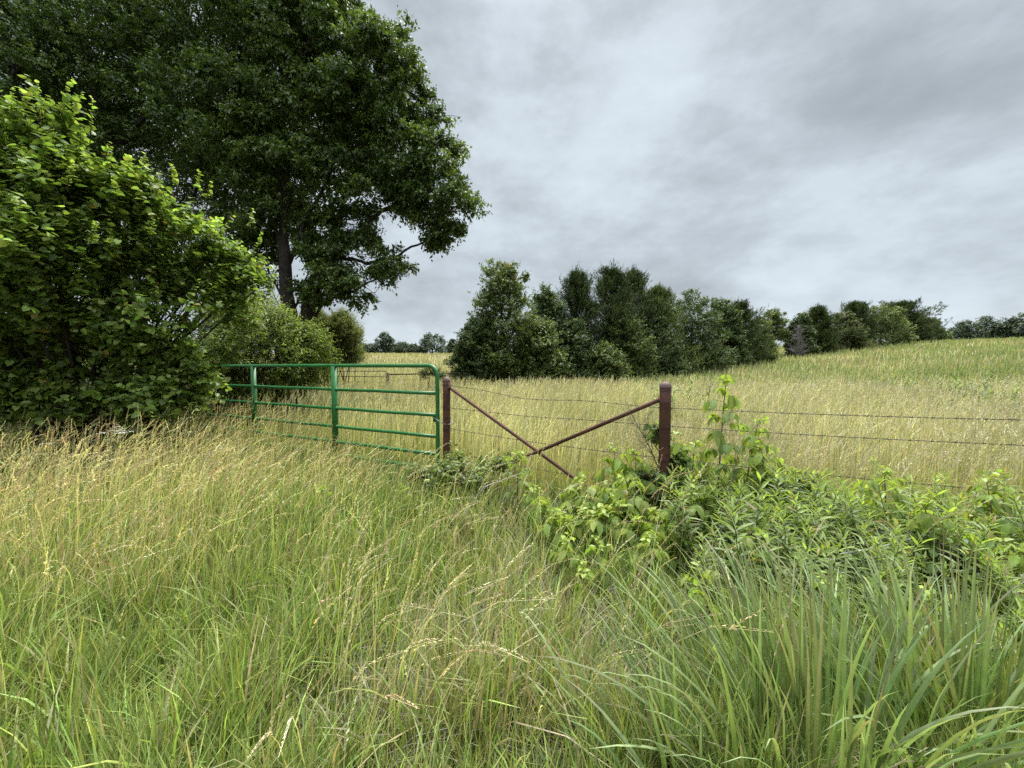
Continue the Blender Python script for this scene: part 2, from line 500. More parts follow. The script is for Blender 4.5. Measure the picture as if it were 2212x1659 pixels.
def jit(base, n, rng, s=.2, h=.06):
    return np.array(base) * np.exp(rng.normal(size=(n, 1)) * s) * (1 + rng.normal(size=(n, 3)) * h)

def polar(n, rng, amax, d0, d1, p=1.0, amin=None):
    """points spread over the view's sector, denser near"""
    a = rng.uniform(-amax if amin is None else amin, amax, n)
    D = d0 * (d1 / d0) ** (rng.uniform(0, 1, n) ** p)
    return a * D, D

# the fence line: gate hinge end, gate post, brace post, end of the frame, next post
FL = np.array([[-5.6, 7.10], [-.80, 4.70], [1.24, 3.10], [3.25, 2.38], [6.3, 1.30]])
def fence_y(x):
    xs = np.concatenate([[-14], FL[:, 0], [12]]); ys = np.concatenate([[10.5], FL[:, 1], [-.7]])
    return np.interp(x, xs, ys)

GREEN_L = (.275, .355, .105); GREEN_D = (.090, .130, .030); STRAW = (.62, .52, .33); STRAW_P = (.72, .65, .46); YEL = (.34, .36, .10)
PINK = (.46, .34, .25)

def foreground_grass():
    rng = np.random.default_rng(21)
    bag = Bag()
    # short green blades
    n = 92000
    x, y = polar(n, rng, 1.65, .55, 7.0, .85)
    k = (y < fence_y(x) + .25)
    x, y = x[k], y[k]
    # thinner among the weeds right of the brace post
    th = sstep(.9, 1.6, x) * sstep(1.5, 2.1, y)
    k = rng.uniform(0, 1, len(x)) > th * .6
    x, y = x[k], y[k]; n = len(x)
    z = ground_z(x, y)
    tuft = vnoise(x, y, 5, 2)
    dry = sstep(.35, .9, vnoise(x, y, 1.7, 4) + .35 * np.exp(-((x - .15) / .8) ** 2) + .9 * np.exp(-((x + .12) / .3) ** 2 - ((y - 1.45) / .35) ** 2))
    H = rng.uniform(.20, .50, n) * (1 + .30 * tuft) * (1 - .25 * np.exp(-((x + .1) / .8) ** 2 - ((y - 3) / 1.2) ** 2))
    az = rng.normal(size=n) * 1.9 + .2
    lean = np.abs(rng.normal(size=n) * .34) + .05
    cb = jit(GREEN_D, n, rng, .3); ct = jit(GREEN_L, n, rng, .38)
    r = rng.uniform(0, 1, n)
    straw = r < (.12 + .26 * dry)
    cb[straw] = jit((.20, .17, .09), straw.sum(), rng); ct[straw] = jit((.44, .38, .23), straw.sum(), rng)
    yel = (r > .80); ct[yel] = jit(YEL, yel.sum(), rng)
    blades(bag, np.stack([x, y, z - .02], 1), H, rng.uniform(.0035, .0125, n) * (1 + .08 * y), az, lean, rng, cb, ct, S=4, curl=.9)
    o = bag.build('green_grass', M_GRASS)
    tag(o, 'long green grass blades filling the verge in front of the gate and fence', 'grass', kind='stuff')

    # dead grey thatch low in the middle
    bag = Bag(); n = 16000
    x, y = polar(n, rng, .9, .8, 5, 1, amin=-.5)
    w = vnoise(x, y, 2.4, 9) + 1.1 * np.exp(-((x - .35) / .45) ** 2) + 1.2 * np.exp(-((x + .12) / .35) ** 2 - ((y - 1.4) / .4) ** 2)
    k = (w > .45) & (y < fence_y(x)); x, y = x[k], y[k]; n = len(x)
    H = rng.uniform(.15, .40, n)
    c = jit((.27, .245, .20), n, rng, .25, .03)
    blades(bag, np.stack([x, y, ground_z(x, y)], 1), H, rng.uniform(.002, .004, n) * (1 + .1 * y), rng.uniform(0, 6.28, n), rng.uniform(.3, 1.4, n), rng, c * .8, c, S=3)
    o = bag.build('dry_grass', M_GRASS)
    tag(o, 'dead grey grass thatch matted between the green blades', 'grass', kind='stuff')

    # flowering stalks, thick on the left, thin in the middle and right
    bag = Bag(); n = 15000
    x, y = polar(n, rng, 1.6, .95, 7.5, .75)
    a = x / y
    dens = np.where(a < -.25, .85, .45) * (.55 + .45 * vnoise(x, y, 1.3, 5))
    dens = dens * (1 - .5 * sstep(-.62, -.12, a)) * (1 - .45 * (y < 1.9)) * np.where(a > .45, .35, 1)
    dens = dens * np.where(a > .0, .55, 1)
    dens = dens + .62 * sstep(2.2, 3.8, y) * sstep(-.25, -.55, a)
    k = (y < fence_y(x) - .05) & (rng.uniform(0, 1, len(x)) < dens); x, y = x[k], y[k]; n = len(x)
    H = rng.uniform(.55, 1.0, n) * (1 - .30 * sstep(-3.6, -2.4, x) * sstep(2.9, 3.7, y)) * np.where(y < 2.2, .92, 1.05)
    lean = np.clip(rng.normal(size=n) * .16 + .26, 0, .8)
    az = rng.normal(size=n) * .55 - .1
    cs = jit((.54, .51, .22), n, rng, .2); ch = jit(STRAW, n, rng, .22)
    pk = rng.uniform(0, 1, n) < .35; ch[pk] = jit(PINK, pk.sum(), rng, .2)
    pl = rng.uniform(0, 1, n) < .15; ch[pl] = jit(STRAW_P, pl.sum(), rng, .15)
    stalks(bag, np.stack([x, y, ground_z(x, y)], 1), H, az, lean, rng, cs, ch, rng.uniform(.0022, .0036, n) * (1 + .08 * y), heads=26, headlen=.17, spike=np.where(y < 2.1, .0036, .0050)[:, None], loose=.30, nod=.28, S=6)
    # stalk leaves
    o = bag.build('seeding_grass', M_GRASS)
    tag(o, 'tall tan seed stalks bending to the right over the green verge', 'grass', kind='stuff')

def field_grass():
    rng = np.random.default_rng(31)
    # --- near and middle field, beyond the fence
    bag = Bag(); n = 125000
    x, y = polar(n, rng, 1.7, 3.0, 34, .95)
    k = (y > fence_y(x) + .10); x, y = x[k], y[k]; n = len(x)
    g = green_share(x, y)
    H = rng.uniform(.30, .62, n)
    cb = jit((.15, .19, .055), n, rng, .3); ct = jit((.28, .305, .11), n, rng, .3)
    s = rng.uniform(0, 1, n) < (.58 - .4 * g); ct[s] = jit((.40, .34, .14), s.sum(), rng); cb[s] = jit((.26, .24, .08), s.sum(), rng)
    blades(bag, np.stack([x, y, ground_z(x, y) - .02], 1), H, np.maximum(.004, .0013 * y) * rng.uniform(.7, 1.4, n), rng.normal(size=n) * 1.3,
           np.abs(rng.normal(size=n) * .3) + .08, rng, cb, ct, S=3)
    n = 62000
    x, y = polar(n, rng, 1.65, 3.0, 40, .85)
    g = green_share(x, y)
    clump = .5 + .5 * vnoise(x, y, 1.6, 7)
    k = (y > fence_y(x) + .12) & (rng.uniform(0, 1, n) > g * .75) & (rng.uniform(0, 1, n) < .55 + .6 * clump); x, y, g = x[k], y[k], g[k]; n = len(x)
    H = rng.uniform(.60, 1.06, n) * (1 + .14 * vnoise(x, y, .8, 8))
    lean = np.clip(rng.normal(size=n) * .10 + .11, 0, .6)
    az = rng.normal(size=n) * .8
    cs = jit((.44, .415, .225), n, rng, .25); ch = jit((.55, .485, .335), n, rng, .24)
    tone = (1 + .24 * vnoise(x, y, .55, 19) + .14 * vnoise(x, y, 2.1, 21))[:, None]; cs = cs * tone; ch = ch * tone
    mm = y < 9
    for sel, heads, hs in ((mm, 10, 1.0), (~mm, 3, 1.9)):
        m = sel.sum()
        yy = y[sel]
        stalks(bag, np.stack([x[sel], yy, ground_z(x[sel], yy)], 1), H[sel], az[sel], lean[sel], rng, cs[sel], ch[sel], np.maximum(.0042, .0013 * yy), heads=heads,
               headlen=.17, spike=.0068 * hs * (1 if heads == 10 else 1.2), nod=.22, loose=.12, S=4 if heads == 10 else 3)
    # --- far field
    n = 90000
    x, y = polar(n, rng, 1.6, 28, 150, 1.0)
    g = green_share(x, y)
    H = rng.uniform(.5, .95, n)
    tone = (1 + .18 * vnoise(x, y, .16, 23) + .10 * vnoise(x, y, .6, 24))[:, None]
    cb = jit((.32, .29, .165), n, rng, .22) * tone; ct = jit((.46, .405, .26), n, rng, .22) * tone
    s = rng.uniform(0, 1, n) < np.clip(.15 + .85 * g, 0, 1)
    ct[s] = jit((.25, .29, .125), s.sum(), rng, .25); cb[s] = jit((.17, .215, .085), s.sum(), rng, .25)
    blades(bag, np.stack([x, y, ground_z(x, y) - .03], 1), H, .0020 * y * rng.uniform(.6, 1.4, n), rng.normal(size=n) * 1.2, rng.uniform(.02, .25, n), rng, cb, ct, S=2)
    o = bag.build('hay_field_grass', M_GRASS)
    tag(o, 'ripe tan hay grass covering the rolling field beyond the fence', 'grass', kind='stuff')

def green_share(x, y):
    """where the field is weedy green rather than straw"""
    r = sstep(16, 30, y + .25 * x) * sstep(.10, .32, x / np.maximum(y, 1))
    r = r * (.62 + .45 * vnoise(x, y, .22, 11))
    r2 = sstep(.55, 1.1, x / np.maximum(y, 1)) * sstep(5, 16, y) * (.45 + .5 * vnoise(x, y, .5, 12))
    r3 = sstep(.25, .8, vnoise(x, y, .45, 13)) * .55
    l = sstep(-.2, -.5, x / np.maximum(y, 1)) * sstep(12, 8, y) * .5
    return np.clip(np.maximum.reduce([r, r2, r3, l]), 0, 1)

def field_weeds():
    rng = np.random.default_rng(41)
    bag = Bag(); n = 4200
    x, y = polar(n, rng, 1.5, 7, 75, 1.0, amin=.02)
    k = (rng.uniform(0, 1, n) < sstep(.35, .85, green_share(x, y))); x, y = x[k], y[k]; n = len(x)
    H = rng.uniform(.8, 1.25, n) * (1 + .35 * sstep(.5, 1, vnoise(x, y, .35, 17)))
    P = np.stack([x, y, ground_z(x, y)], 1)
    D = nrm(UP + rng.normal(size=(n, 3)) * .10)
    spray(bag, P, D, H, 22, .13, .05, T_RHOMB, rng, (.11, .165, .05), (.19, .25, .08), droop=-.1, fwd=.7, planar=0, bend=0, t0=.3)
    o = bag.build('field_weeds', M_LEAF)
    tag(o, 'dark green leafy weeds growing up through the hay on the slope', 'weeds', kind='stuff')

foreground_grass()
field_grass()
field_weeds()

# ------------------------------------------------------------------ trees
def bez(a, b, c, n):
    t = np.linspace(0, 1, n)[:, None]
    return a * (1 - t) ** 2 + 2 * b * t * (1 - t) + c * t ** 2

def build_tree(name, label, base, lobes, leafL, leafW, ntwig, K, rng, c1, c2, trunk_r, fork_h, cat='tree', group=None, tmpl=T_RHOMB,
               twl=.7, droop=.3, bend=.15, outw=1.0, upw=.25, trunks=1, mat=None, lean=(0, 0), limb_r=.35, planar=.5, fwd=.6, limbs=True, fill=.55,
               trunk_pts=None, topc=None, vary=.25, sub=5, squash=.8, tuft_n=14, tuft_r=.12, tuft_s=.30, forks=None):
    """lobes: list of world-space (x, y, z, r). The crown's leaves sit on twigs spread through the lobes, the limbs run to them."""
    base = np.asarray(base, float)
    t = thing(name, base, label, cat, group)
    lobes = np.asarray(lobes, float)
    wood = Bag(); crown = Bag()
    wc = np.array((1., 1, 1))
    tips = []
    top = base + np.array([lean[0], lean[1], fork_h])
    for k in range(trunks):
        off = np.array([rng.normal() * .35, rng.normal() * .35, 0]) * (trunks > 1)
        P = bez(base + off * .5 * trunk_r * 3, base + off + UP * fork_h * .5, top + off * 2, 9)
        if forks: P = bez(base + UP * 0 + np.array([forks[k][0], 0, 0]), base + np.array([forks[k][0] * 1.1, 0, fork_h * .55]), base + np.array([forks[k][1], rng.normal() * .2, fork_h]), 9)
        P[1:] += rng.normal(size=(8, 3)) * trunk_r * .18 * np.array([1, 1, .3])
        P[0, 2] -= .3
        R = trunk_r * np.linspace(1.25, .72, 9); R[0] *= 1.3
        V, F = tube(P, R, 9); wood.add(V, F, wc)
        tips.append(P)
    if limbs:
        LC = lobes[:, :3]; nL = len(LC)
        hub = tips[0][-1]
        order = np.argsort(np.linalg.norm(LC - hub, axis=1))
        par = {}; plen = {}
        done = []
        for i_ in order:
            c = LC[i_]; best = None
            P = tips[rng.integers(len(tips))]
            zrel = (c[2] - base[2]) / max(fork_h, .1)
            s0 = P[int(np.clip(round(zrel * 4.2), 3, 8))]
            best = (np.linalg.norm(c - s0) * 1.05 + 0.0, -1, s0)
            for q in done:
                dq = np.linalg.norm(c - LC[q]); cost = dq + .72 * plen[q]
                if LC[q][2] - c[2] > dq * .7: cost += 2
                if cost < best[0]: best = (cost, q, LC[q])
            par[i_] = (best[1], best[2]); plen[i_] = (plen[best[1]] if best[1] >= 0 else 0) + np.linalg.norm(c - best[2])
            done.append(i_)
        cnt = {q: 1 for q in range(nL)}
        for i_ in sorted(done, key=lambda q: -done.index(q)):
            if par[i_][0] >= 0: cnt[par[i_][0]] += cnt[i_]
        rmin = trunk_r * limb_r * .34
        for i_ in done:
            c = LC[i_]; q, s = par[i_]; r = lobes[i_, 3]
            dist = np.linalg.norm(c - s)
            mid = (s + c) / 2 + UP * dist * rng.uniform(.02, .14) + rng.normal(size=3) * dist * .06
            B = bez(s, mid, c, 8)
            B[1:-1] += rng.normal(size=(6, 3)) * dist * .012
            r0 = rmin * cnt[i_] ** .5
            V, F = tube(B, np.linspace(r0, max(r0 * .72, rmin * .7) if cnt[i_] > 1 else r0 * .4, 8), 7); wood.add(V, F, wc)
            for q in range(sub):
                d = nrm(rng.normal(size=3) + UP * .3 + nrm(c - s) * .6)
                s2 = B[rng.integers(4, 8)]
                e = c + d * r * .85
                mid = (s2 + e) / 2 + UP * r * .12
                V, F = tube(bez(s2, mid, e, 5), np.linspace(rmin * .5, rmin * .14, 5), 4); wood.add(V, F, wc)
    # twigs
    # leaves gather in tufts spread over each lobe, so the crown shows lit tops and dark gaps
    ntuft = max(int(ntwig / tuft_n), 8)
    wgt = lobes[:, 3] ** 2; idx = rng.choice(len(lobes), ntuft, p=wgt / wgt.sum())
    dT = unit(ntuft, rng)
    u = np.where(rng.uniform(0, 1, ntuft) < fill, rng.uniform(.75, 1.05, ntuft), rng.uniform(.1, .8, ntuft) ** .6)
    TC = lobes[idx, :3] + dT * np.array([1, 1, squash]) * (lobes[idx, 3] * u)[:, None]
    TR = np.maximum(lobes[idx, 3] * tuft_s, tuft_r) * rng.uniform(.7, 1.25, ntuft)
    tl = np.clip(rng.normal(size=ntuft) * .25 + .3, 0, 1)
    k_ = np.repeat(np.arange(ntuft), tuft_n)
    d2 = unit(len(k_), rng)
    P = TC[k_] + d2 * np.array([1, 1, .6]) * (TR[k_] * rng.uniform(.2, 1, len(k_)) ** .6)[:, None]
    d = nrm(dT[k_] * .6 + d2 * np.array([1, 1, .7]))
    ntwig = len(k_)
    # drop twigs buried deep inside another lobe
    keep = np.ones(ntwig, bool)
    for (x, y, z, r) in lobes:
        q = np.linalg.norm((P - np.array([x, y, z])) / np.array([1, 1, squash]), axis=1) / r
        keep &= ~((q < .55) & (rng.uniform(0, 1, ntwig) < .55))
    keep &= P[:, 2] > ground_z(P[:, 0], P[:, 1]) + .1
    P = P[keep]; d = d[keep]; m = len(P); tl = tl[k_][keep]
    D = nrm(d * outw + UP * upw + rng.normal(size=(m, 3)) * .35)
    lt = twl * rng.uniform(.5, 1.2, m)
    P = P - D * (lt * .5)[:, None]
    light = np.clip(rng.normal(size=m) * .15 + tl, 0, 1)
    spray(crown, P, D, lt, K, leafL, leafW, tmpl, rng, c1, c2, droop=droop, fwd=fwd, planar=planar, bend=bend, light=light,
          wood=wood if leafL < .14 else None, wr=.008, wc=(1, 1, 1), vary=vary)
    if topc is not None:                      # a patch of differently coloured leaves near a point
        for (x, y, z, r, col) in topc:
            mm = int(70 * r * r * 4)
            Pq = np.array([x, y, z]) + unit(mm, rng) * r * rng.uniform(0, 1, (mm, 1)) ** .5
            spray(crown, Pq, nrm(UP + unit(mm, rng) * .6), twl * .6, K, leafL, leafW, tmpl, rng, col, col, droop=droop)
    wood.build('trunk', M_BARK, t, base, smooth=True)
    crown.build('crown', mat or M_DARKLEAF, t, base)
    return t

def lobe_px(px, py, D, rpx):
    p = W(px, py, D)
    return [p[0], p[1], p[2], rpx * D / FPX]

# ---- the big elm right of the thicket
rng = np.random.default_rng(51)
ELM = [(955,405,14.2,78),(935,330,14.8,62),(955,262,14.8,46),(925,238,15.2,36),(985,455,14.3,48),(965,500,14.6,42),(925,470,14.5,42),(895,395,14.6,70),
       (865,300,15,80),(850,190,15,72),(855,110,15.3,58),(790,70,15.6,46),(770,120,15,85),(700,50,15.3,74),(660,110,15,85),(760,220,14.5,80),
       (690,250,15,80),(790,340,14.6,72),(720,350,14.8,75),(800,420,14.5,55),(650,340,14.5,75),(610,230,14.8,85),(590,110,15.4,85),(560,20,15.4,85),
       (830,560,14.4,44),(795,610,14.3,48),(840,600,14.4,36),(750,560,14.6,52),(730,610,14.4,50),(700,540,14.8,50),(765,630,14.4,34),(690,610,14.6,34),
       (590,380,14.6,75),(560,470,14.8,70),(610,470,15,58),(540,320,14.8,80),(510,200,15,85),(660,-40,15.6,90),(725,-10,16,52),(560,540,15.5,50),(700,655,15.2,22),(580,620,16.5,34),
       (760,300,17.5,110),(650,180,18,130),(560,380,18,110),(680,420,17.5,55),(870,330,17,75),(830,130,17.5,70),(600,-60,17,120),(790,490,15,34),(650,490,17.0,34),(740,470,15,44),(700,500,15.2,42),(780,520,14.8,30),(690,570,15.6,30),(720,560,15.2,40),(640,540,17.0,30),(885,430,14.6,44),(825,455,14.6,40),(765,515,14.6,42),(850,560,14.6,30),(910,400,15,50),(950,520,14.6,22),(790,570,14.6,34),(690,640,14.6,30)]
lob = [lobe_px(*a) for a in ELM]
ex, ey = W(628, 700, 15.0)[:2]
build_tree('elm_tree', 'large dark green elm standing behind the thicket with its crown reaching over the gate', (ex, ey, ground_z(ex, ey)), lob, .20, .112, 27000, 9, rng,
           (.050, .082, .018), (.155, .205, .050), .27, 6.6, trunks=2, forks=((0, -.25), (.20, 1.7)), twl=.60, droop=.45, bend=.28, tuft_s=.34, tuft_r=.42, tuft_n=26, fill=.72, sub=5, limb_r=.36)
ELM2 = [(x, y, D, r) for (x, y, D, r) in
        [(430,60,16,100),(420,180,15.5,95),(440,300,15.5,95),(330,110,16,100),(320,0,16.5,100),(240,80,16.5,100),(330,240,16,95),(200,190,16,90),(120,90,16,100),(130,-20,16.5,110),
         (30,150,14,90),(10,40,14,100),(-60,100,14,110),(20,260,14,70),(250,320,16,90),(160,300,17,100),(420,420,16,90),(480,120,17.5,110),(380,-40,17,110),(230,-60,17,110),
         (500,-30,17,100),(330,350,17,100),(90,340,16,100),(10,420,16,110),(470,500,16.5,80),(-40,230,14.5,90),(260,170,18.5,140),(420,250,18.5,140),(80,200,18.5,140),(200,430,17,130),(400,550,17,100),(-120,0,15,120),(-120,250,15,120)]]
ex, ey = W(250, 720, 16.5)[:2]
build_tree('elm_tree', 'dark elm at the top left corner behind the light green redbud', (ex, ey, ground_z(ex, ey)), [lobe_px(*a) for a in ELM2], .19, .108, 25000, 9, rng,
           (.048, .080, .018), (.14, .19, .046), .34, 6.5, trunks=2, twl=.62, droop=.45, bend=.28, sub=5, limb_r=.42)

# ---- the redbud thicket in front, left
rng = np.random.default_rng(52)
def redbud(name, label, base, lobes, ntwig, leafL, c1, c2, spires=(), K=11, tmpl=T_HEART, wratio=.92, twl=.55, cat='shrub', upw=.7, rng=rng, droop=.55, twr=.004, tuft=False):
    base = np.array([base[0], base[1], ground_z(base[0], base[1])])
    t = thing(name, base, label, cat)
    wood = Bag(); crown = Bag(); lobes = np.asarray(lobes, float)
    for (x, y, z, r) in lobes:
        c = np.array([x, y, z]); s = base + np.array([rng.normal() * .25, rng.normal() * .25, -.1])
        mid = (s + c) / 2 + UP * .2 + rng.normal(size=3) * .1
        B = bez(s, mid, c, 9)
        V, F = tube(B, np.linspace(.028, .008, 9), 5); wood.add(V, F, (1, 1, 1))
        for q in range(6):
            e = c + nrm(rng.normal(size=3) + UP * .6) * r * .95
            s2 = B[rng.integers(5, 9)]
            V, F = tube(bez(s2, (s2 + e) / 2 + UP * .08, e, 5), np.linspace(.009, .003, 5), 4); wood.add(V, F, (1, 1, 1))
    wgt = lobes[:, 3] ** 2; idx = rng.choice(len(lobes), ntwig, p=wgt / wgt.sum())
    d = unit(ntwig, rng); d[:, 2] = np.where(rng.uniform(0, 1, ntwig) < .3, np.abs(d[:, 2]), d[:, 2])
    u = rng.uniform(0, 1, ntwig) ** .33
    P = lobes[idx, :3] + d * (lobes[idx, 3] * u)[:, None]
    if tuft:
        nt = ntwig // 9; k_ = np.repeat(np.arange(nt), 9)
        P = P[:nt][k_] + unit(len(k_), rng) * np.array([1, 1, .7]) * rng.uniform(.03, .24, (len(k_), 1)); idx = idx[:nt][k_]; d = d[:nt][k_]; ntwig = len(k_)
    P = P[P[:, 2] > .1]; 
    if len(P) < ntwig: d = d[:len(P)]
    m = len(P); d = unit(m, rng) * .6 + nrm(P - lobes[idx[:m], :3]) * 0
    cen = lobes[:, :3].mean(0)
    D = nrm(nrm(P - cen) * .7 + d + UP * upw)
    lt = twl * rng.uniform(.5, 1.1, m)
    light = np.clip(rng.normal(size=m) * .28 + .30, 0, 1)
    spray(crown, P - D * (lt * .5)[:, None], D, lt, K, leafL, leafL * wratio, tmpl, rng, c1, c2, droop=droop, fwd=.35, planar=.55, bend=.12, light=light, wood=wood, wr=twr, wc=(1, 1, 1), vary=.26, nr=.55, old=.012)
    if len(spires):
        S = np.array([s[:3] for s in spires]); l = np.array([s[3] for s in spires]); ln = np.array([s[4] for s in spires])
        D = nrm(UP[None] + np.stack([ln, np.zeros(len(S)), np.zeros(len(S))], 1) + rng.normal(size=(len(S), 3)) * .1)
        spray(crown, S - D * l[:, None] * .6, D, l * 1.1, K + 5, leafL * .95, leafL * wratio * .95, tmpl, rng, c1, c2, droop=.2, fwd=.5, planar=.3, bend=.05, light=np.full(len(S), .95), wood=wood, wr=.006, wc=(1, 1, 1), vary=.15, tipsize=.45)
    wood.build('stem', M_BARK, t, base, smooth=True)
    crown.build('foliage', M_LEAF, t, base)
    return t

RB = [(120,330,4.6,62),(60,400,4.4,74),(150,420,4.8,70),(20,520,4.3,84),(110,560,4.5,84),(225,430,4.9,52),(240,520,5.0,74),(320,480,5.2,50),(330,580,5.3,72),(400,500,5.5,46),
      (430,570,5.6,56),(525,590,6.1,34),(560,620,6.4,30),(470,510,5.9,34),(200,640,5.0,84),(60,680,4.6,84),(300,690,5.3,78),(420,650,5.6,60),(490,590,5.9,40),(500,650,6.0,36),(150,760,5.2,74),(40,780,5.0,70),(260,780,5.4,64),
      (350,770,5.6,52),(60,290,4.6,38),(-60,450,4.3,110),(-60,620,4.4,110),(10,310,4.5,34),(290,420,5.0,36),(535,560,6.1,28),(-60,760,4.8,100),(120,250,4.6,30),
      (400,800,5.6,34),(425,810,5.7,28),(425,850,5.8,28),(390,850,5.8,34),(60,850,4.9,56),(160,855,5.0,52),(260,860,5.2,50),(-20,850,4.7,66),(340,860,5.4,42)]
sp = []
for (px, py, D, l, ln) in [(30,225,4.5,.45,-.1),(80,215,4.6,.5,0),(135,215,4.6,.55,.1),(20,250,4.4,.35,-.3),(200,260,4.7,.45,.25),(100,260,4.6,.4,.1),(230,330,4.9,.3,.2),(310,360,5.1,.35,.1),(380,380,5.4,.3,0),(430,390,5.5,.35,.1),(450,410,5.6,.3,.2),
                           (540,470,6.0,.35,.1),(560,520,6.1,.35,.4),(160,240,4.7,.4,.1),(340,390,5.2,.3,.2),(60,330,4.3,.35,0),(150,370,4.4,.35,.2),(250,400,4.6,.3,0),(330,480,4.9,.35,.1),(40,470,4.0,.35,0),(200,500,4.4,.3,.1)]:
    p = W(px, py, D); sp.append((*p, l * 1.0, ln))
b0 = W(200, 900, 5.4)
redbud('redbud_shrub', 'tall light green redbud with heart shaped leaves at the left edge before the elms', b0, [lobe_px(*a) for a in RB], 3900, .096, (.135, .200, .040), (.33, .42, .105), spires=sp, droop=.35, upw=.85, tuft=True)

# smaller leaved bushes behind the gate
B2 = [(490,640,7.4,40),(520,700,7.2,46),(480,760,7.0,44),(560,690,8.2,52),(620,715,9,42),(520,740,8,60),(660,740,9.3,52),(600,760,8.6,60),(680,770,9.6,42),(560,660,8.4,36),(600,690,8.8,34),(650,730,9.2,36),(520,810,8.4,44),(590,830,8.8,44),(650,820,9.4,40),(470,790,8,50),(480,840,8,52),(540,865,8.3,44),(430,860,7.7,44),(640,790,9.2,44),(500,700,8.4,56),(510,650,8.6,40),(690,800,9.8,30)]
b0 = W(590, 880, 8.9)
redbud('thicket_bush', 'bright yellow green bush with small leaves right behind the green gate', b0, [lobe_px(*a) for a in B2], 3600, .085, (.15, .205, .040), (.33, .39, .085), tmpl=T_OVAL, wratio=.42, twl=.55, K=14, upw=.5, rng=rng)
B3 = [(370,800,7.2,70),(430,840,7.4,60),(300,830,7.0,60),(200,820,6.8,75),(100,830,6.6,70),(20,830,6.4,70),(450,760,7.6,60),(480,870,7.9,46),(-60,800,6.4,90),(480,700,7.8,50),(30,880,5.6,50),(110,885,5.7,50),(190,890,5.8,48),(270,890,6.0,46),(350,885,6.2,44),(420,880,6.6,38),(-50,880,5.5,60)]
b0 = W(280, 900, 7.2)
redbud('thicket_bush', 'dark green undergrowth bush at the foot of the redbud where the gate rails end', b0, [lobe_px(*a) for a in B3], 2300, .075, (.065, .10, .024), (.15, .20, .05), tmpl=T_OVAL, wratio=.6, twl=.5, K=13, rng=rng)
B4 = [(690,690,17.5,24),(700,720,17.5,34),(740,700,18,26),(735,690,18,20),(760,740,18.5,24),(720,750,18,34),(750,765,18.2,24),(680,740,17.5,34),(700,780,17.6,28),(770,720,18.4,14),(745,720,17.8,34),(715,760,17.6,36),(765,765,18,24),(690,720,17.4,34)]
b0 = W(725, 800, 18)
redbud('willow_bush', 'pale feathery willow bush beyond the gate left of the open field', b0, [lobe_px(*a) for a in B4], 3200, .15, (.15, .18, .06), (.26, .29, .11), tmpl=T_RHOMB, wratio=.22, twl=.6, K=13, rng=rng, upw=.9, droop=.1)
# yellow green shrub on the far fence by the gate's corner
B5 = [(930,800,17,13),(945,806,17,12),(915,808,17,12),(955,812,17,9)]
redbud('briar_bush', 'small dull briar bush growing through the far brown pipe fence', W(935, 830, 17), [lobe_px(*a) for a in B5], 200, .09, (.08, .10, .03), (.16, .17, .05), tmpl=T_OVAL, wratio=.5, twl=.35, K=8, rng=rng)

def build_cedar(label, base, w, H, rng, c1, c2, sc, group):
    base = np.asarray(base, float)
    t = thing('cedar_tree', base, label, 'tree', group)
    wood = Bag(); crown = Bag()
    top = base + UP * H * .97 + np.array([rng.normal() * .15, 0, 0])
    V, F = tube(bez(base - UP * .3, base + UP * H * .5, top, 8), np.linspace(.16, .02, 8), 6); wood.add(V, F, (1, 1, 1))
    nb = int(430 / sc ** .5)
    zf = (np.arange(nb) + rng.uniform(0, 1, nb)) / nb
    a = np.arange(nb) * 2.4 + rng.normal(size=nb) * .3
    prof = .5 * w * np.clip(1.0 - zf, 0, 1) ** .66 * 1.1 * np.where(zf < .1, .75 + zf * 2.5, 1)
    lump = 1 + .30 * np.sin(a * 3 + zf * 9 + base[0]) + .24 * np.sin(a * 2 - zf * 17 + base[0] * 2) + rng.normal(size=nb) * .20
    ln = np.maximum(prof * lump, .03 * w)
    D = nrm(np.stack([np.cos(a), np.sin(a), .25 + .75 * zf + rng.normal(size=nb) * .1], 1))
    P0 = base + UP * (zf * H * .95)[:, None] + np.array([1, 1, 0]) * D * .05
    E = P0 + D * ln[:, None]
    V, F = thin_tubes(P0, E, np.full(nb, .03), np.full(nb, .008)); wood.add(V, F, (1, 1, 1))
    m = 14
    k = np.repeat(np.arange(nb), m); q = rng.uniform(.25, 1.0, nb * m) ** .7
    P = P0[k] + D[k] * (ln[k] * q)[:, None] + rng.normal(size=(nb * m, 3)) * .09 * sc ** .5
    Dd = nrm(D[k] * .8 + UP * .55 + rng.normal(size=(nb * m, 3)) * .38)
    tl = np.clip(rng.normal(size=nb) * .25 + .3, 0, 1)[k]
    spray(crown, P, Dd, .50 * sc ** .4 * rng.uniform(.6, 1.2, nb * m), 8, .20 * sc ** .6, .055 * sc ** .8, T_RHOMB, rng, c1, c2, droop=-.2, fwd=1.2, planar=0, bend=-.05, light=tl, vary=.28)
    for (zc, sp_, nn_) in ((.88, .42, 40), (.94, .30, 22), (1.0, .16, 8)):
        Pq = base + UP * H * zc + rng.normal(size=(nn_, 3)) * sp_ * np.array([1, 1, .6]) * sc ** .4
        spray(crown, Pq, nrm(UP * 1.6 + unit(nn_, rng) * .5), .6 * sc ** .4, 8, .18 * sc ** .6, .05 * sc ** .8, T_RHOMB, rng, c1, c2, droop=-.5, fwd=1.3, planar=0, bend=-.05, vary=.28)
    wood.build('trunk', M_BARK, t, base, smooth=True); crown.build('crown', M_NEEDLE, t, base)
    return t

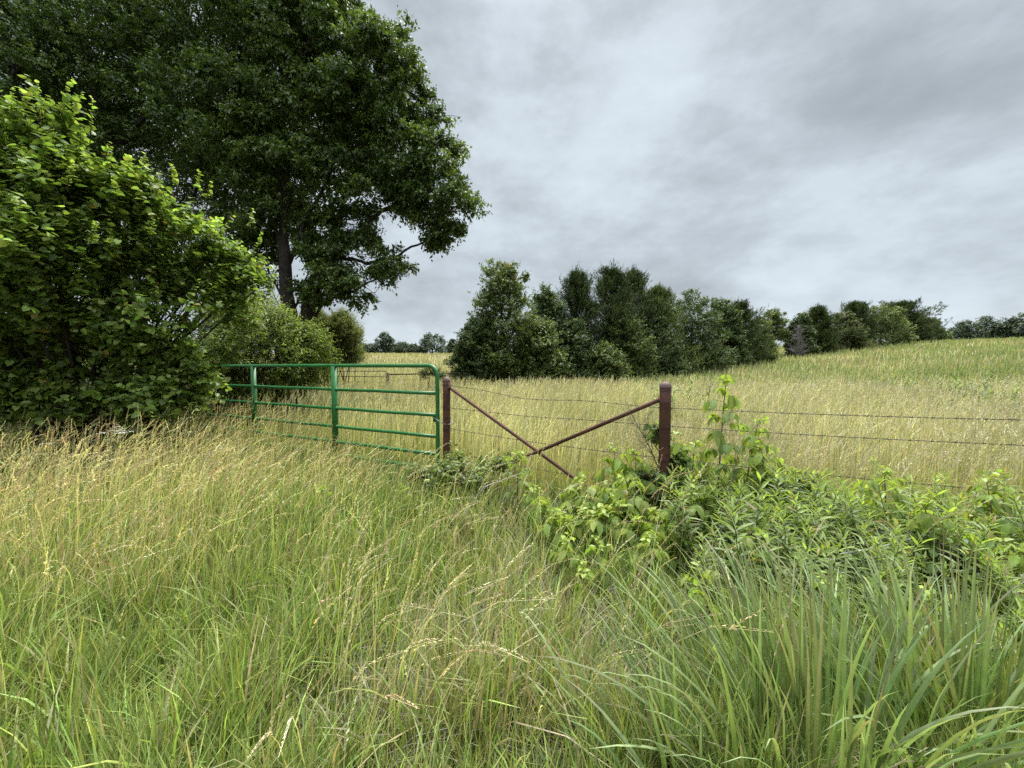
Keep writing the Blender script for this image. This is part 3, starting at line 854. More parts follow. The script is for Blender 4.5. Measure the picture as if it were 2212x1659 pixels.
# ---- hedgerow across the field
ROW_PX = [940, 1000, 1090, 1300, 1500, 1650, 1850, 2000, 2040, 2300]
ROW_D = [27, 27, 28, 32, 42, 54, 72, 90, 105, 130]
def auto_lobes(base, w, H, kind, rng):
    out = []
    if kind == 'cedar':
        n = 26
        for i in range(n):
            zf = (i + .5) / n
            pr = w * .66 * (1 - zf) ** .62 * (1 if zf > .12 else .85)
            a = i * 2.4 + rng.normal() * .4
            rr = max(w * .23 * (1.12 - zf), .16)
            out.append([base[0] + math.cos(a) * max(pr - rr * .7, 0), base[1] + math.sin(a) * max(pr - rr * .7, 0), base[2] + H * (.05 + zf * .93), rr])
        for zf in (.2, .4, .6, .75, .88): out.append([base[0], base[1], base[2] + H * zf, w * .42 * (1.05 - zf) + .1])
    else:
        n = 36
        for i in range(n):
            zf = (i + .5) / n
            if kind == 'lone':
                zf = .38 + .6 * zf
                pr = w * .5 * math.sin(np.clip((zf - .25) / .75, 0, 1) * 3.0) ** .6 if zf < .99 else 0
            elif kind == 'shrub': pr = w * .5 * math.sqrt(max(1 - zf ** 2, 0))
            else: pr = w * .5 * (math.sin(min(.35 + zf * .75, 1) * math.pi) * .25 + math.sqrt(max(1 - (zf * .97) ** 2.6, 0)) * .85)
            rr = w * rng.uniform(.17, .27) * (1.1 - .36 * zf)
            a = i * 2.4 + rng.normal() * .5
            q = max(pr - rr, 0) * rng.uniform(.8, 1.12)
            out.append([base[0] + math.cos(a) * q, base[1] + math.sin(a) * q, base[2] + min(H * (.03 + zf * .95), H - rr * .75), rr])
        if kind != 'lone':
            for zf in (.12, .3, .5, .68): out.append([base[0], base[1], base[2] + H * zf, w * .36 * (1.15 - zf * .5)])
    return out

HG = 'trees in the hedgerow across the field'
DKG = ((.050, .078, .025), (.120, .160, .046)); MDG = ((.080, .112, .030), (.19, .23, .060)); CDG = ((.042, .064, .022), (.110, .145, .044)); OLV = ((.07, .088, .028), (.14, .15, .052)); GRY = ((.15, .14, .13), (.22, .21, .20))
ROW = [  # x centre, width px, top y, kind, colours, depth offset, label
 (1085,118,566,'hard',MDG,0,'tall hardwood with an orange tipped top at the left end of the hedgerow'),
 (1030,88,690,'shrub',DKG,-.5,'low dark spreading tree skirting the left end of the hedgerow'),
 (1180,92,624,'hard',DKG,1.0,'round topped vine covered tree right of the orange tipped hardwood'),
 (1245,72,591,'cedar',CDG,1.2,'pointed dark cedar just right of the vine covered tree'),
 (1160,110,690,'shrub',MDG,-1.2,'light green bushy tree in front of the vine covered tree'),
 (1318,84,583,'cedar',CDG,.8,'tallest pointed cedar in the middle of the hedgerow'),
 (1366,74,588,'cedar',CDG,2.0,'cedar with a ragged top leaning right of the tallest cedar'),
 (1345,104,676,'shrub',MDG,-1.2,'light green rounded tree in front of the tallest cedar'),
 (1300,86,742,'shrub',MDG,-2.4,'smallest light green bush at the front foot of the hedgerow'),
 (1235,100,690,'shrub',DKG,-.8,'dark bushy tree below the pointed cedar'),
 (1420,64,626,'cedar',MDG,.5,'slim green cedar with a pointed tip left of the big round hardwood'),
 (1492,112,630,'hard',DKG,.5,'big broad dark hardwood at the hedgerow centre right of the slim cedar'),
 (1420,86,690,'shrub',DKG,-1.5,'dark rounded shrub at the foot of the slim cedar'),
 (1560,70,648,'hard',DKG,0,'dark hardwood with a ragged top right of the big broad one'),
 (1590,60,660,'cedar',CDG,0,'short cedar with a crooked tip beside the ragged hardwood'),
 (1635,72,692,'shrub',MDG,-.5,'low green tree ending the near hedgerow by the gap'),
 (1668,66,667,'lone',MDG,6,'lone small tree with sky showing below its crown in the hedgerow gap'),
 (1728,50,680,'hard',DKG,0,'dark tree behind the grey dead cedar'),
 (1722,36,702,'dead','',-2.5,'leafless grey dead cedar at the right side of the hedgerow gap'),
 (1762,42,668,'cedar',CDG,0,'pointed cedar right of the grey dead cedar'),
 (1774,44,697,'shrub',MDG,-1,'bright green shrub in front of the far pointed cedar'),
 (1818,74,677,'hard',OLV,0,'olive green round tree in the far hedgerow'),
 (1844,50,659,'cedar',CDG,2,'dark cedar rising behind the olive green tree'),
 (1900,92,659,'hard',MDG,0,'broad mid green tree, widest of the far hedgerow'),
 (1943,60,659,'cedar',CDG,3,'dark cedar at the right shoulder of the widest far tree'),
 (1975,58,677,'hard',DKG,0,'dark rounded tree near the right end of the far hedgerow'),
 (2008,42,690,'hard',DKG,0,'last small dark tree at the right end of the far hedgerow'),
 (2036,26,716,'shrub',MDG,0,'tiny bush on the ridge right of the hedgerow end'),
]
rng = np.random.default_rng(61)
for (cx_, wpx, ty, kind, colr, dd_, lab) in ROW:
    D = np.interp(cx_, ROW_PX, ROW_D) + dd_
    p = W(cx_, 790, D); bx, by = p[0], p[1]; bz = float(ground_z(bx, by))
    H = W(cx_, ty, D)[2] - bz; w = wpx * D / FPX * (1.36 if kind in ('shrub', 'hard') and cx_ < 1600 else 1.08)
    base = np.array([bx, by, bz])
    if kind == 'dead':
        t = thing('dead_cedar', base, lab, 'tree', HG)
        bag = Bag(); V, F = tube(np.array([base, base + UP * H * .6, base + UP * H]), [.13, .08, .02], 6); bag.add(V, F, (1, 1, 1))
        for i in range(85):
            zf = rng.uniform(.08, .97); a = rng.uniform(0, 6.28); ln_ = w * .55 * (1 - zf) ** .6 * rng.uniform(.6, 1.1)
            s = base + UP * H * zf; e = s + np.array([math.cos(a), math.sin(a), .45]) * ln_
            V, F = tube(np.array([s, (s + e) / 2 - UP * .06, e]), [.026, .018, .009], 4); bag.add(V, F, (1, 1, 1))
            for q in range(4):
                s2 = s + (e - s) * rng.uniform(.3, 1); e2 = s2 + nrm(rng.normal(size=3) + UP * .7) * .6
                V, F = thin_tubes(s2[None], e2[None], [.016], [.008]); bag.add(V, F, (1, 1, 1))
        bag.build('trunk', M_DEADWOOD, t, base)
        continue
    lobes = auto_lobes(base, w, H, kind, rng)
    sc = D / 30.0
    if kind == 'cedar':
        build_cedar(lab, base, w * 2.0, H, rng, colr[0], colr[1], sc, HG)
    else:
        nm = {'hard': 'hardwood_tree', 'shrub': 'bushy_tree', 'lone': 'hardwood_tree'}[kind]
        nt = int(6800 / sc ** .7 * (1 if kind != 'shrub' else .8)) if kind != 'lone' else 1500
        tc_ = None
        if cx_ == 1085:
            q = W(1092, 588, D); q2 = W(1098, 612, D)
            tc_ = [(q[0], q[1], q[2], .45, (.26, .12, .035)), (q2[0], q2[1], q2[2], .8, (.16, .14, .035))]
            for a in ((1092, 580, 12), (1060, 600, 16), (1125, 600, 15), (1135, 640, 20), (1045, 650, 26), (1092, 620, 26)):
                lobes.append(lobe_px(a[0], a[1], D, a[2]))
        build_tree(nm, lab, base, lobes, .22 * sc ** .6, .135 * sc ** .6, nt, 8, rng, colr[0], colr[1], .15 if kind != 'lone' else .12, H * (.5 if kind != 'lone' else .45), twl=.55 * sc ** .5,
                   droop=.2, bend=.1, group=HG, topc=tc_, upw=.45, sub=2, limb_r=.4, tuft_s=.5, tuft_n=12, fill=.6)

# ---- distant trees on both skylines
FG = 'far trees on the skyline'
FAR = [  # px, width, top y, D, label
 (790,44,742,150,'leftmost low far tree beyond the tan field, next to the willow bush'),
 (834,46,719,152,'tall round far tree rising above the low line beyond the tan field'),
 (868,44,741,150,'low far tree just right of the tall round one beyond the tan field'),
 (896,36,745,150,'lowest far tree in the dip left of the broad dark crown'),
 (934,66,723,150,'broad dark far tree with a wide crown beyond the tan field'),
 (978,22,734,154,'narrow far tree right of the broad dark crown'),
 (1000,26,741,156,'far tree half hidden behind the left end of the hedgerow'),
 (2082,62,694,135,'left tree of the blue grey far group on the right skyline'),
 (2128,66,685,135,'domed middle tree of the blue grey far group on the right skyline'),
 (2172,54,687,132,'flat topped tree between the dome and the right edge of the skyline'),
 (2212,62,676,128,'tallest tree of the right skyline at the edge of the photo'),
]
for (px_, wpx, ty, D, lab) in FAR:
    p = W(px_, 790, D); bx, by = p[0], p[1]; bz = float(ground_z(bx, by)) - .3
    H = W(px_, ty, D)[2] - bz; w = wpx * D / FPX * 1.15
    build_tree('distant_tree', lab, (bx, by, bz), auto_lobes((bx, by, bz), w, H, 'hard', rng), .60, .42, 2200, 7, rng, (.036, .058, .028), (.075, .10, .045), .3, H * .5, twl=1.3, group=FG, upw=.4, sub=1, vary=.3, tuft_s=.6, tuft_n=10)

# ------------------------------------------------------------------ green gate
def pipe(P, r, sides=16): return tube(np.asarray(P, float), r, sides)
def simple(name, VF, mat, parent, origin, smooth=True):
    V, F = VF
    return mesh_obj(name, V, F, mat, None, parent, origin, smooth)
def join(*vf):
    V = []; F = []; n = 0
    for v, f_ in vf:
        V.append(v); F.append(np.asarray(f_) + n); n += len(v)
    return np.concatenate(V), np.concatenate(F)
def densify(P, m=8):
    P = np.asarray(P, float); out = []
    for a, b in zip(P[:-1], P[1:]):
        for i in range(m): out.append(a + (b - a) * i / m)
    out.append(P[-1]); return np.array(out)

G0 = np.array([-.925, 4.755, 0]); G1 = np.array([-5.55, 7.02, 0])
gd = (G1 - G0) / np.linalg.norm(G1 - G0); GL = np.linalg.norm(G1 - G0); gn = np.array([-gd[1], gd[0], 0]); 
gate = thing('field_gate', G0, 'long green tubular steel field gate hanging level beside the rusty post', 'gate')
ZT, ZB = 1.40, .10
def gp(s, z, off=0.0): return G0 + gd * s + UP * z + gn * off
rr = .0235
arc = lambda cx_, cz_, a0, a1: [gp(cx_ + .13 * math.cos(a), cz_ + .13 * math.sin(a)) for a in np.linspace(a0, a1, 9)]
frame = [gp(GL - .13, ZB + 0)] + [gp(.16, ZB)] + arc(.13, ZB + .13, -math.pi / 2, -math.pi)[0:] + arc(.13, ZT - .13, math.pi, math.pi / 2) + [gp(GL - .13, ZT)] \
        + arc(GL - .13, ZT - .13, math.pi / 2, 0) + arc(GL - .13, ZB + .13, 0, -math.pi / 2)
simple('outer_frame', pipe(np.array(frame), rr + .002), M_GREEN, gate, G0)
for z in (1.057, .782, .516, .293):
    P = [gp(.01 + i * (GL - .02) / 14, z + .0025 * math.sin(i * 1.7 + z * 9)) for i in range(15)]
    simple('rail', pipe(P, rr - .0015), M_GREEN, gate, G0)
def boxbar(a, b, w, d, dirw):
    """flattened upright of w x d section between a and b with rounded edges"""
    ang = np.linspace(0, 2 * np.pi, 20, endpoint=False)
    c = np.sign(np.cos(ang)) * np.abs(np.cos(ang)) ** .35; s = np.sign(np.sin(ang)) * np.abs(np.sin(ang)) ** .35
    nrm_ = np.cross(dirw, UP)
    ring = (c[:, None] * dirw * w / 2 + s[:, None] * nrm_ * d / 2)
    V = np.concatenate([a + ring, b + ring, a[None], b[None]]); k = 20
    i = np.arange(k); j = (i + 1) % k
    F = np.concatenate([np.stack([i, j, k + j], 1), np.stack([i, k + j, k + i], 1), np.stack([j, i, np.full(k, 2 * k)], 1), np.stack([k + i, k + j, np.full(k, 2 * k + 1)], 1)])
    return V, F
for s in (1.84, 3.78):
    simple('upright', boxbar(gp(s, ZB - .01, 0), gp(s, ZT - .004, 0), .080, .056, gd), M_GREEN, gate, G0, smooth=False)
    # weld collars where the rails run through
    for z in (1.057, .782, .516, .293):
        simple('collar', pipe([gp(s - .052, z), gp(s - .040, z)], rr + .005, 14), M_GREEN, gate, G0)
# gate chain ring bracket
simple('chain_bracket', boxbar(gp(.035, .70, 0), gp(.035, .80, 0), .07, .012, gd), M_GREEN, gate, G0, smooth=False)

# chain looped round gate and post
PA = np.array([-.80, 4.70, 0.0]); PB = np.array([1.24, 3.10, 0.0]); PC = np.array([6.3, 1.30, 0.0])
def chain():
    c = thing('chain', PA + UP * .70, 'steel chain wrapped round the rusty post and the gate end', 'chain')
    pts = []
    A_, B_ = PA, G0
    for a in np.linspace(0, 2 * math.pi, 64):
        m_ = (A_ + B_) / 2; ax = nrm((A_ - B_)); sd_ = np.cross(ax, UP)
        pts.append(m_ + ax * math.cos(a) * .125 + sd_ * math.sin(a) * .060 + UP * (.72 - .02 * math.sin(a * 2) - .02 * math.cos(a)))
    for k in range(6): pts.append(gp(.05, .70 - k * .014, -.03) + np.array([k * .003, 0, 0]))
    pts = np.array(pts)
    vf = []
    for i in range(0, len(pts) - 1, 2):
        m_ = (pts[i] + pts[i + 1]) / 2; T = nrm(pts[i + 1] - pts[i]); u = np.cross(T, UP if (i // 2) % 2 == 0 else nrm(pts[i] - PA))
        u = nrm(u); a = np.linspace(0, 2 * np.pi, 13)
        ring = m_ + np.cos(a)[:, None] * T * .014 + np.sin(a)[:, None] * u * .008
        vf.append(tube(ring, .0026, 5, caps=False))
    V, F = join(*vf)
    mesh_obj('link', V, F, M_CHAIN, None, c, PA + UP * .70, True)
    c.children[0]['kind'] = 'stuff'
chain()

# ------------------------------------------------------------------ fence
fence = thing('barbed_wire_fence', PA, 'barbed wire fence on rusty pipe posts with two crossed pipe braces', 'fence')
def round_post(P, ztop, r, lean=(0, 0)):
    g = float(ground_z(P[0], P[1])) - .25
    pts = []; rad = []
    for i in range(10):
        z = g + (ztop - r * .9 - g) * i / 9; q = (z - g) / (ztop - g)
        pts.append([P[0] + lean[0] * (q - 1), P[1] + lean[1] * (q - 1), z]); rad.append(r)
    V, F = tube(pts, rad, 28)
    mesh_obj('post', V, F, M_RUST, None, fence, PA, True)
    # domed weld-on cap
    top = ztop - r * .9
    pts = [[P[0], P[1], top - .012], [P[0], P[1], top - .004], [P[0], P[1], top]]; rad = [r + .0015, r + .004, r + .003]
    for a in np.linspace(.15, 1.5, 8):
        pts.append([P[0], P[1], top + r * .9 * math.sin(a)]); rad.append((r + .001) * math.cos(a))
    P_ = np.array(pts)
    ang = np.linspace(0, 2 * np.pi, 28, endpoint=False)
    V = np.concatenate([np.stack([p[0] + q * np.cos(ang), p[1] + q * np.sin(ang), np.full(28, p[2])], 1) for p, q in zip(P_, rad)])
    i = np.arange(28); j = (i + 1) % 28; F = []
    for k in range(len(rad) - 1):
        F.append(np.stack([k * 28 + i, k * 28 + j, (k + 1) * 28 + j, (k + 1) * 28 + i], 1))
    mesh_obj('post_cap', V, np.concatenate(F), M_RUSTCAP, None, fence, PA, True)
round_post(PA, 1.262, .045, (.012, 0)); round_post(PB, 1.272, .045, (-.004, 0)); round_post(PC, 1.27, .046)
d1 = nrm((PB - PA)); 
def brace(a, b):
    V, F = tube(densify([a, b], 6), .0175, 16)
    mesh_obj('brace', V, F, M_RUST, None, fence, PA, True)
side_ = np.cross(d1, UP) * .021
brace(PA + UP * 1.125 + d1 * .045 - side_ * 0.9, PB - UP * .05 - d1 * .03 - side_ * .9)
brace(PB + UP * 1.120 - d1 * .045 + side_ * 1.1, PA - UP * .13 + d1 * .03 + side_ * 1.1)
for (p, s) in ((PA + UP * 1.125, 1), (PB + UP * 1.120, -1)):
    V, F = tube([p + d1 * s * .040 - UP * .008 * 0, p + d1 * s * .052 - UP * .006], .026, 14); mesh_obj('weld_collar', V, F, M_RUST, None, fence, PA, True)

rng = np.random.default_rng(71)
def wire(p0, p1, sag, wave=0.0, side=1):
    n = int(np.linalg.norm(p1 - p0) / .02)
    t = np.linspace(0, 1, n)
    dr = nrm(p1 - p0); sd_ = nrm(np.cross(dr, UP)); up_ = np.cross(sd_, dr)
    C = p0 + (p1 - p0) * t[:, None] - UP * (sag * 4 * t * (1 - t))[:, None] + UP * (wave * np.sin(t * 3 * np.pi + .6) * t * (1 - t) * 4)[:, None]
    ph = t * np.linalg.norm(p1 - p0) / .075 * 2 * np.pi
    vf = []
    for k in (0, math.pi):
        vf.append(tube(C + (np.cos(ph + k)[:, None] * sd_ + np.sin(ph + k)[:, None] * up_) * .0019, .0016, 4))
    s = .06
    Lw = np.linalg.norm(p1 - p0)
    while s < Lw:
        i = min(int(s / Lw * (n - 1)), n - 1); c = C[i]
        a0 = rng.uniform(0, 6.28)
        ang = np.linspace(0, 4 * np.pi, 11)
        vf.append(tube(c + dr * (np.linspace(-.007, .007, 11)[:, None]) + (np.cos(ang)[:, None] * sd_ + np.sin(ang)[:, None] * up_) * .0042, .0012, 4))
        for q in (0, 1, 2, 3):
            a = a0 + q * 1.57; e = c + (math.cos(a) * sd_ + math.sin(a) * up_) * .018 + dr * rng.normal() * .006
            vf.append(tube([c + dr * (.007 if q % 2 else -.007), e + dr * (.007 if q % 2 else -.007)], [.0014, .0007], 4))
        s += .125
    V, F = join(*vf)
    mesh_obj('barbed_wire', V, F, M_WIRE, None, fence, PA, False)
def ring(P, z, r, tilt=0):
    a = np.linspace(0, 2 * np.pi, 33)
    pts = np.stack([P[0] + r * np.cos(a), P[1] + r * np.sin(a), z + tilt * np.cos(a + 1) + .002 * np.sin(3 * a)], 1)
    V, F = tube(pts, .0019, 5, caps=False); mesh_obj('wire_tie', V, F, M_WIRE, None, fence, PA, False)
off = nrm(np.cross(PB - PA, UP)) * -.047
offc = nrm(np.cross(PC - PB, UP)) * -.047
for (za, zb, zc, sag, wave) in ((1.155, 1.055, 1.20, .035, .022), (.875, .905, 1.02, .012, .006), (.62, .635, .66, .02, 0), (.33, .37, .40, .02, 0)):
    wire(PA + UP * za + off, PB + UP * zb + off, sag, wave)
    wire(PB + UP * zb + off, PC + UP * zc + offc, .06, 0)
    ring(PA, za, .050, .006); ring(PA, za + .012, .050, -.004)
    ring(PB, zb + .05 if za > 1 else zb, .050, .005)
for z in (1.178, .90, .77, .755, .60): ring(PA, z, .050, .008)
ring(PB, 1.205, .0495, .002)

# ------------------------------------------------------------------ far brown pipe gate and fence
def far_fence():
    a = W(696, 803, 24.5); g = float(ground_z(a[0], a[1]))
    t = thing('far_pipe_gate', W(835, 803, 23), 'low brown pipe gate far across the hay behind the green gate', 'gate')
    org = np.array(t.location)
    p0 = W(700, 802, 26.0); p1 = W(834, 802, 23.0)
    for dz_ in (0, -.33, -.66, -.95):
        V, F = tube([p0 + UP * dz_, p1 + UP * dz_], .022, 8); mesh_obj('rail', V, F, M_FARPIPE, None, t, org, True)
    for q in (0, .36, .68, 1):
        c = p0 + (p1 - p0) * q
        V, F = tube([c, c - UP * .98], .022, 8); mesh_obj('upright', V, F, M_FARPIPE, None, t, org, True)
    t = thing('far_pipe_fence', W(837, 803, 23), 'brown pipe fence running right from the far gate to the hedgerow', 'fence')
    org = np.array(t.location)
    q0 = W(838, 809, 22.8); q1 = W(1045, 805, 26.5)
    V, F = tube([q0, q1], .038, 10); mesh_obj('top_rail', V, F, M_FARPIPE, None, t, org, True)
    for dz_ in (-.35, -.62):
        V, F = tube([q0 + UP * dz_, q1 + UP * dz_], .009, 5); mesh_obj('wire', V, F, M_WIRE, None, t, org, True)
    for px_ in (838, 902, 948, 1026):
        s = (px_ - 838) / 207; c = q0 + (q1 - q0) * s
        gg = float(ground_z(c[0], c[1]))
        V, F = tube([c + UP * (.10 if px_ == 838 else .0), np.array([c[0], c[1], gg - .2])], .055 if px_ != 838 else .07, 10)
        mesh_obj('post', V, F, M_FARPIPE, None, t, org, True)
far_fence()

# ------------------------------------------------------------------ saplings, weeds
def sapling(name, label, base, H, rng, n_leaf=12, leafl=.105, lean=(0, 0), c1=(.145, .215, .045), c2=(.29, .365, .078), cat='sapling', stems=1, group=None, from_h=.25, tip=True, rach=.26, ll=7):
    base = np.array([base[0], base[1], float(ground_z(base[0], base[1]))])
    t = thing(name, base, label, cat, group)
    wood = Bag(); fol = Bag()
    for s in range(stems):
        ln = np.array([lean[0] + rng.normal() * .18 * (stems > 1), lean[1] + rng.normal() * .18 * (stems > 1), 0])
        h = H * (1 if s == 0 else rng.uniform(.6, .95))
        C = bez(base + ln * .1, base + UP * h * .55 + ln * .3 * h, base + UP * h + ln * h, 10)
        V, F = tube(C, np.linspace(.0075, .0028, 10), 6); wood.add(V, F, (.13, .095, .06))
        fr = from_h + (1 - from_h) * (np.arange(n_leaf) / n_leaf) ** .85
        P = np.stack([np.interp(fr * 9, np.arange(10), C[:, k]) for k in range(3)], 1)
        a = np.arange(n_leaf) * 2.4 + rng.uniform(0, 6) + rng.normal(size=n_leaf) * .3
        D = nrm(np.stack([np.cos(a), np.sin(a), .30 + fr * .4], 1))
        spray(fol, P, D, rach * rng.uniform(.8, 1.2, n_leaf) * (1 - .45 * fr), ll, leafl, leafl * .56, T_OVAL, rng, c1, c2, droop=1.0, fwd=.45, planar=.85, bend=.42, light=fr ** 3 * .9 + rng.uniform(0, .3, n_leaf),
              wood=wood, wr=.0022, wc=(.20, .22, .07), vary=.16, t0=.35, upn=1.2, nr=.28, tipsize=1.0, side=.75, old=.03)
        if tip:
            Pt = np.repeat(C[-1:], 4, 0); Dt = nrm(unit(4, rng) * .7 + UP * 1.1)
            spray(fol, Pt, Dt, .10, 5, leafl * .7, leafl * .42, T_OVAL, rng, c2, (.30, .38, .06), droop=.5, light=np.ones(4), vary=.12, wood=wood, wr=.002, wc=(.25, .25, .07))
    wood.build('stem', M_STEM, t, base, smooth=True); fol.build('leaves', M_LEAF, t, base)
    return t
rng = np.random.default_rng(81)
def gx(px, py_top, D):
    p = W(px, py_top, D); return (p[0], p[1]), p[2]
SAP = [
 (1520,1055,2.82,2,11,.09,'sapling climbing in front of the brace post just right of it'),
 (1475,1110,2.78,2,10,.09,'low leafy sapling against the front of the brace post'),
 (1350,1050,2.75,2,12,.09,'bushy light green sapling in front of the lower end of the left brace'),
 (1285,1110,2.7,2,11,.09,'light green sapling low in front of the crossed braces'),
 (1200,1120,2.7,1,9,.09,'small sapling at the left edge of the sapling thicket'),
  # px of tip, py of tip, D, stems, leaves, label
 (1552,838,2.85,1,15,.10,'tallest sapling, its yellow green tip reaching over the top wire by the brace post'),
 (1600,925,2.95,1,12,.09,'short sapling with drooping leaves just right of the tallest sapling'),
 (1490,950,3.3,2,12,.09,'leafy sapling crowding the right side of the brace post'),
 (1375,985,3.1,2,10,.085,'sapling with curled leaves left of the brace post'),
 (1330,985,3.05,2,11,.085,'light green sapling under the crossed braces nearest the brace post'),
 (1265,1040,3.0,2,11,.085,'low sapling at the lower end of the left brace'),
 (1120,985,3.6,1,9,.085,'lone sapling leaning where the two braces cross'),
 (1180,1065,3.1,2,9,.085,'low drooping sapling below the crossing of the braces'),
 (1310,1110,2.55,2,10,.09,'broad leafed sapling in front of the lower brace'),
 (1400,1120,2.5,2,10,.09,'sapling with hanging leaves in front of the brace post foot'),
 (1235,1180,2.25,1,9,.09,'front sapling with a whorl of light green leaves among the grass'),
 (1390,1190,2.2,1,10,.09,'front sapling right of the whorled one with limp leaves'),
 (1660,985,2.85,1,10,.09,'sapling whose bright tip stands just above the second wire'),
 (1640,1170,2.1,1,9,.09,'broad leafed sapling low among the goldenrod near the middle wire'),
 (1540,1270,1.75,1,9,.09,'sapling with rolled leaves behind the tall grass clump'),
 (1925,1045,2.5,1,10,.075,'small sapling with a yellow crown among the weeds under the third wire'),
 (2080,1120,2.1,2,12,.09,'drooping leafy sapling right of the yellow crowned one'),
 (2180,1090,2.1,2,13,.09,'tall leafy sapling at the right edge of the photo'),
 (1780,1290,1.7,1,8,.09,'low sapling hidden among the blades at the back of the grass clump'),
 (2000,1330,1.6,1,8,.09,'low drooping sapling in the lower right weeds'),
]
for (px_, py_, D, stems, nl, ll_, lab) in SAP:
    (x, y), z = gx(px_, py_, D)
    sapling('hardwood_sapling', lab, (x, y), z + .04, rng, n_leaf=int(nl * (1.15 if px_ == 1552 else 1.5)), leafl=ll_ * (1.0 if D > 2.3 else .80), rach=.24 if D > 2.3 else .19, stems=stems + (1 if D < 2.8 and px_ < 1500 else 0), lean=(rng.normal() * .05, 0), group='saplings along the wire fence', from_h=.30 if z > .5 else .2)
# low saplings in the left grass
for (px_, py_, D, lab) in ((500,1245,2.7,'small yellow green seedling in the grass below the gate'), (360,1170,3.2,'pale seedling half hidden in the tan stalks on the left'),
                           (1260,1290,2.0,'single upright seedling in the grass at the centre of the verge'), (700,1100,3.4,'low light green seedling under the gate rails'), (870,1075,3.4,'small lobed seedling at the foot of the gate near its latch end')):
    (x, y), z = gx(px_, py_, D)
    sapling('hardwood_sapling', lab, (x, y), max(z, .3), rng, n_leaf=6, leafl=.07, stems=1, group='seedlings in the verge grass', from_h=.4, rach=.15, ll=5)

# goldenrod
def goldenrod(base, H, rng, label):
    base = np.array([base[0], base[1], float(ground_z(base[0], base[1]))])
    t = thing('goldenrod_plant', base, label, 'wildflower plant', 'goldenrod along the fence')
    wood = Bag(); fol = Bag()
    for s in range(3):
        h = H * (1 if s == 0 else rng.uniform(.75, .98)); ln = rng.normal(size=3) * np.array([.09, .09, 0])
        C = bez(base + rng.normal(size=3) * np.array([.04, .04, 0]), base + UP * h * .5 + ln, base + UP * h + ln * 2, 8)
        V, F = tube(C, np.linspace(.004, .0018, 8), 5); wood.add(V, F, (.13, .16, .05))
        m = 46; fr = .25 + .75 * (np.arange(m) + .5) / m
        P = np.stack([np.interp(fr * 7, np.arange(8), C[:, k]) for k in range(3)], 1)
        a = np.arange(m) * 2.4 + rng.uniform(0, 6)
        up = .35 + 1.2 * sstep(.8, 1, fr)
        A = np.stack([np.cos(a), np.sin(a), up], 1) + rng.normal(size=(m, 3)) * .12
        Nn = UP * 1.0 - nrm(A) * .2 + rng.normal(size=(m, 3)) * .25
        sz = (.125 - .055 * fr ** 3) * rng.uniform(.8, 1.15, m)
        mixf = sstep(.75, 1.0, fr)[:, None]
        Cc = np.array((.155, .215, .06)) * (1 - mixf) + np.array((.29, .37, .085)) * mixf
        Cc = Cc * np.exp(rng.normal(size=(m, 1)) * .18)
        old = rng.uniform(0, 1, m) < .06; Cc[old] = np.array((.34, .27, .09)) * rng.uniform(.5, 1.1, (old.sum(), 1))
        place_leaves(P, A, Nn, sz, sz * .19, T_LANCE, Cc, fol)
    wood.build('stem', M_STEM, t, base, smooth=True); fol.build('leaves', M_LEAF, t, base)
    return t
GR_LABEL = 'leafy green goldenrod stem in the dense weeds under the wire right of the brace post'
protos = []
rng = np.random.default_rng(82)
def dup(src, loc, rz, sc_, label=None):
    r = src.copy(); COL.objects.link(r); r.location = loc; r.rotation_euler = (0, 0, rz); r.scale = (sc_, sc_, sc_)
    if label: r['label'] = label
    for ch in src.children:
        c = ch.copy(); COL.objects.link(c); c.parent = r
    return r
spots = []
tries = 0
while len(spots) < 150 and tries < 20000:
    tries += 1
    px_ = rng.uniform(1430, 2330); D = rng.uniform(1.5, 3.3)
    x = (px_ - 1106) / FPX * D
    if x > 4.2: continue
    y = D
    if y > fence_y(x) + .45 or y < fence_y(x) - 1.25: continue
    if px_ < 1560 and D < 2.3: continue
    if abs(px_ - 1437) < 75 and D < 3.1: continue
    if all((x - a) ** 2 + (y - b) ** 2 > .125 ** 2 for a, b, _ in spots):
        spots.append((x, y, rng.uniform(.62, 1.15)))
for i, (x, y, s) in enumerate(spots):
    top = (.56 if y < 2.1 else .68) - .13 * float(sstep(1.6, 2.8, x))
    if i < 6:
        protos.append(goldenrod((x, y), .70, rng, GR_LABEL)); o = protos[-1]
        o.scale = (s, s, s)
    else:
        dup(protos[i % 6], (x, y, float(ground_z(x, y))), rng.uniform(0, 6.28), s * (top / .70))

# brambles at the foot of the gate post, dead brush tangle at the brace post
rng = np.random.default_rng(83)
redbud('bramble', 'low bramble with small reddish green leaves round the foot of the gate post', W(1000, 1040, 4.4), [lobe_px(*a) for a in [(930,1030,4.3,26),(985,1010,4.35,34),(1045,1012,4.2,26),(1090,1000,4.1,20),(900,1025,4.3,24),(960,1030,4.0,36),(1030,1035,3.9,30)]], 300, .06, (.14, .195, .05), (.26, .30, .085), tmpl=T_OVAL, wratio=.6, twl=.28, K=10, cat='bramble', rng=rng, upw=.5, twr=.0014)
redbud('vine', 'grey green vine leaves climbing the brace post at mid height', W(1440, 1060, 3.2), [lobe_px(*a) for a in [(1420,940,3.2,20),(1460,1000,3.15,24),(1430,1060,3.1,30),(1470,1080,3.05,30),(1400,1040,3.1,26)]], 130, .075, (.12, .18, .05), (.24, .30, .08), tmpl=T_HEART, wratio=.8, twl=.25, K=5, cat='vine', rng=rng, upw=.4)

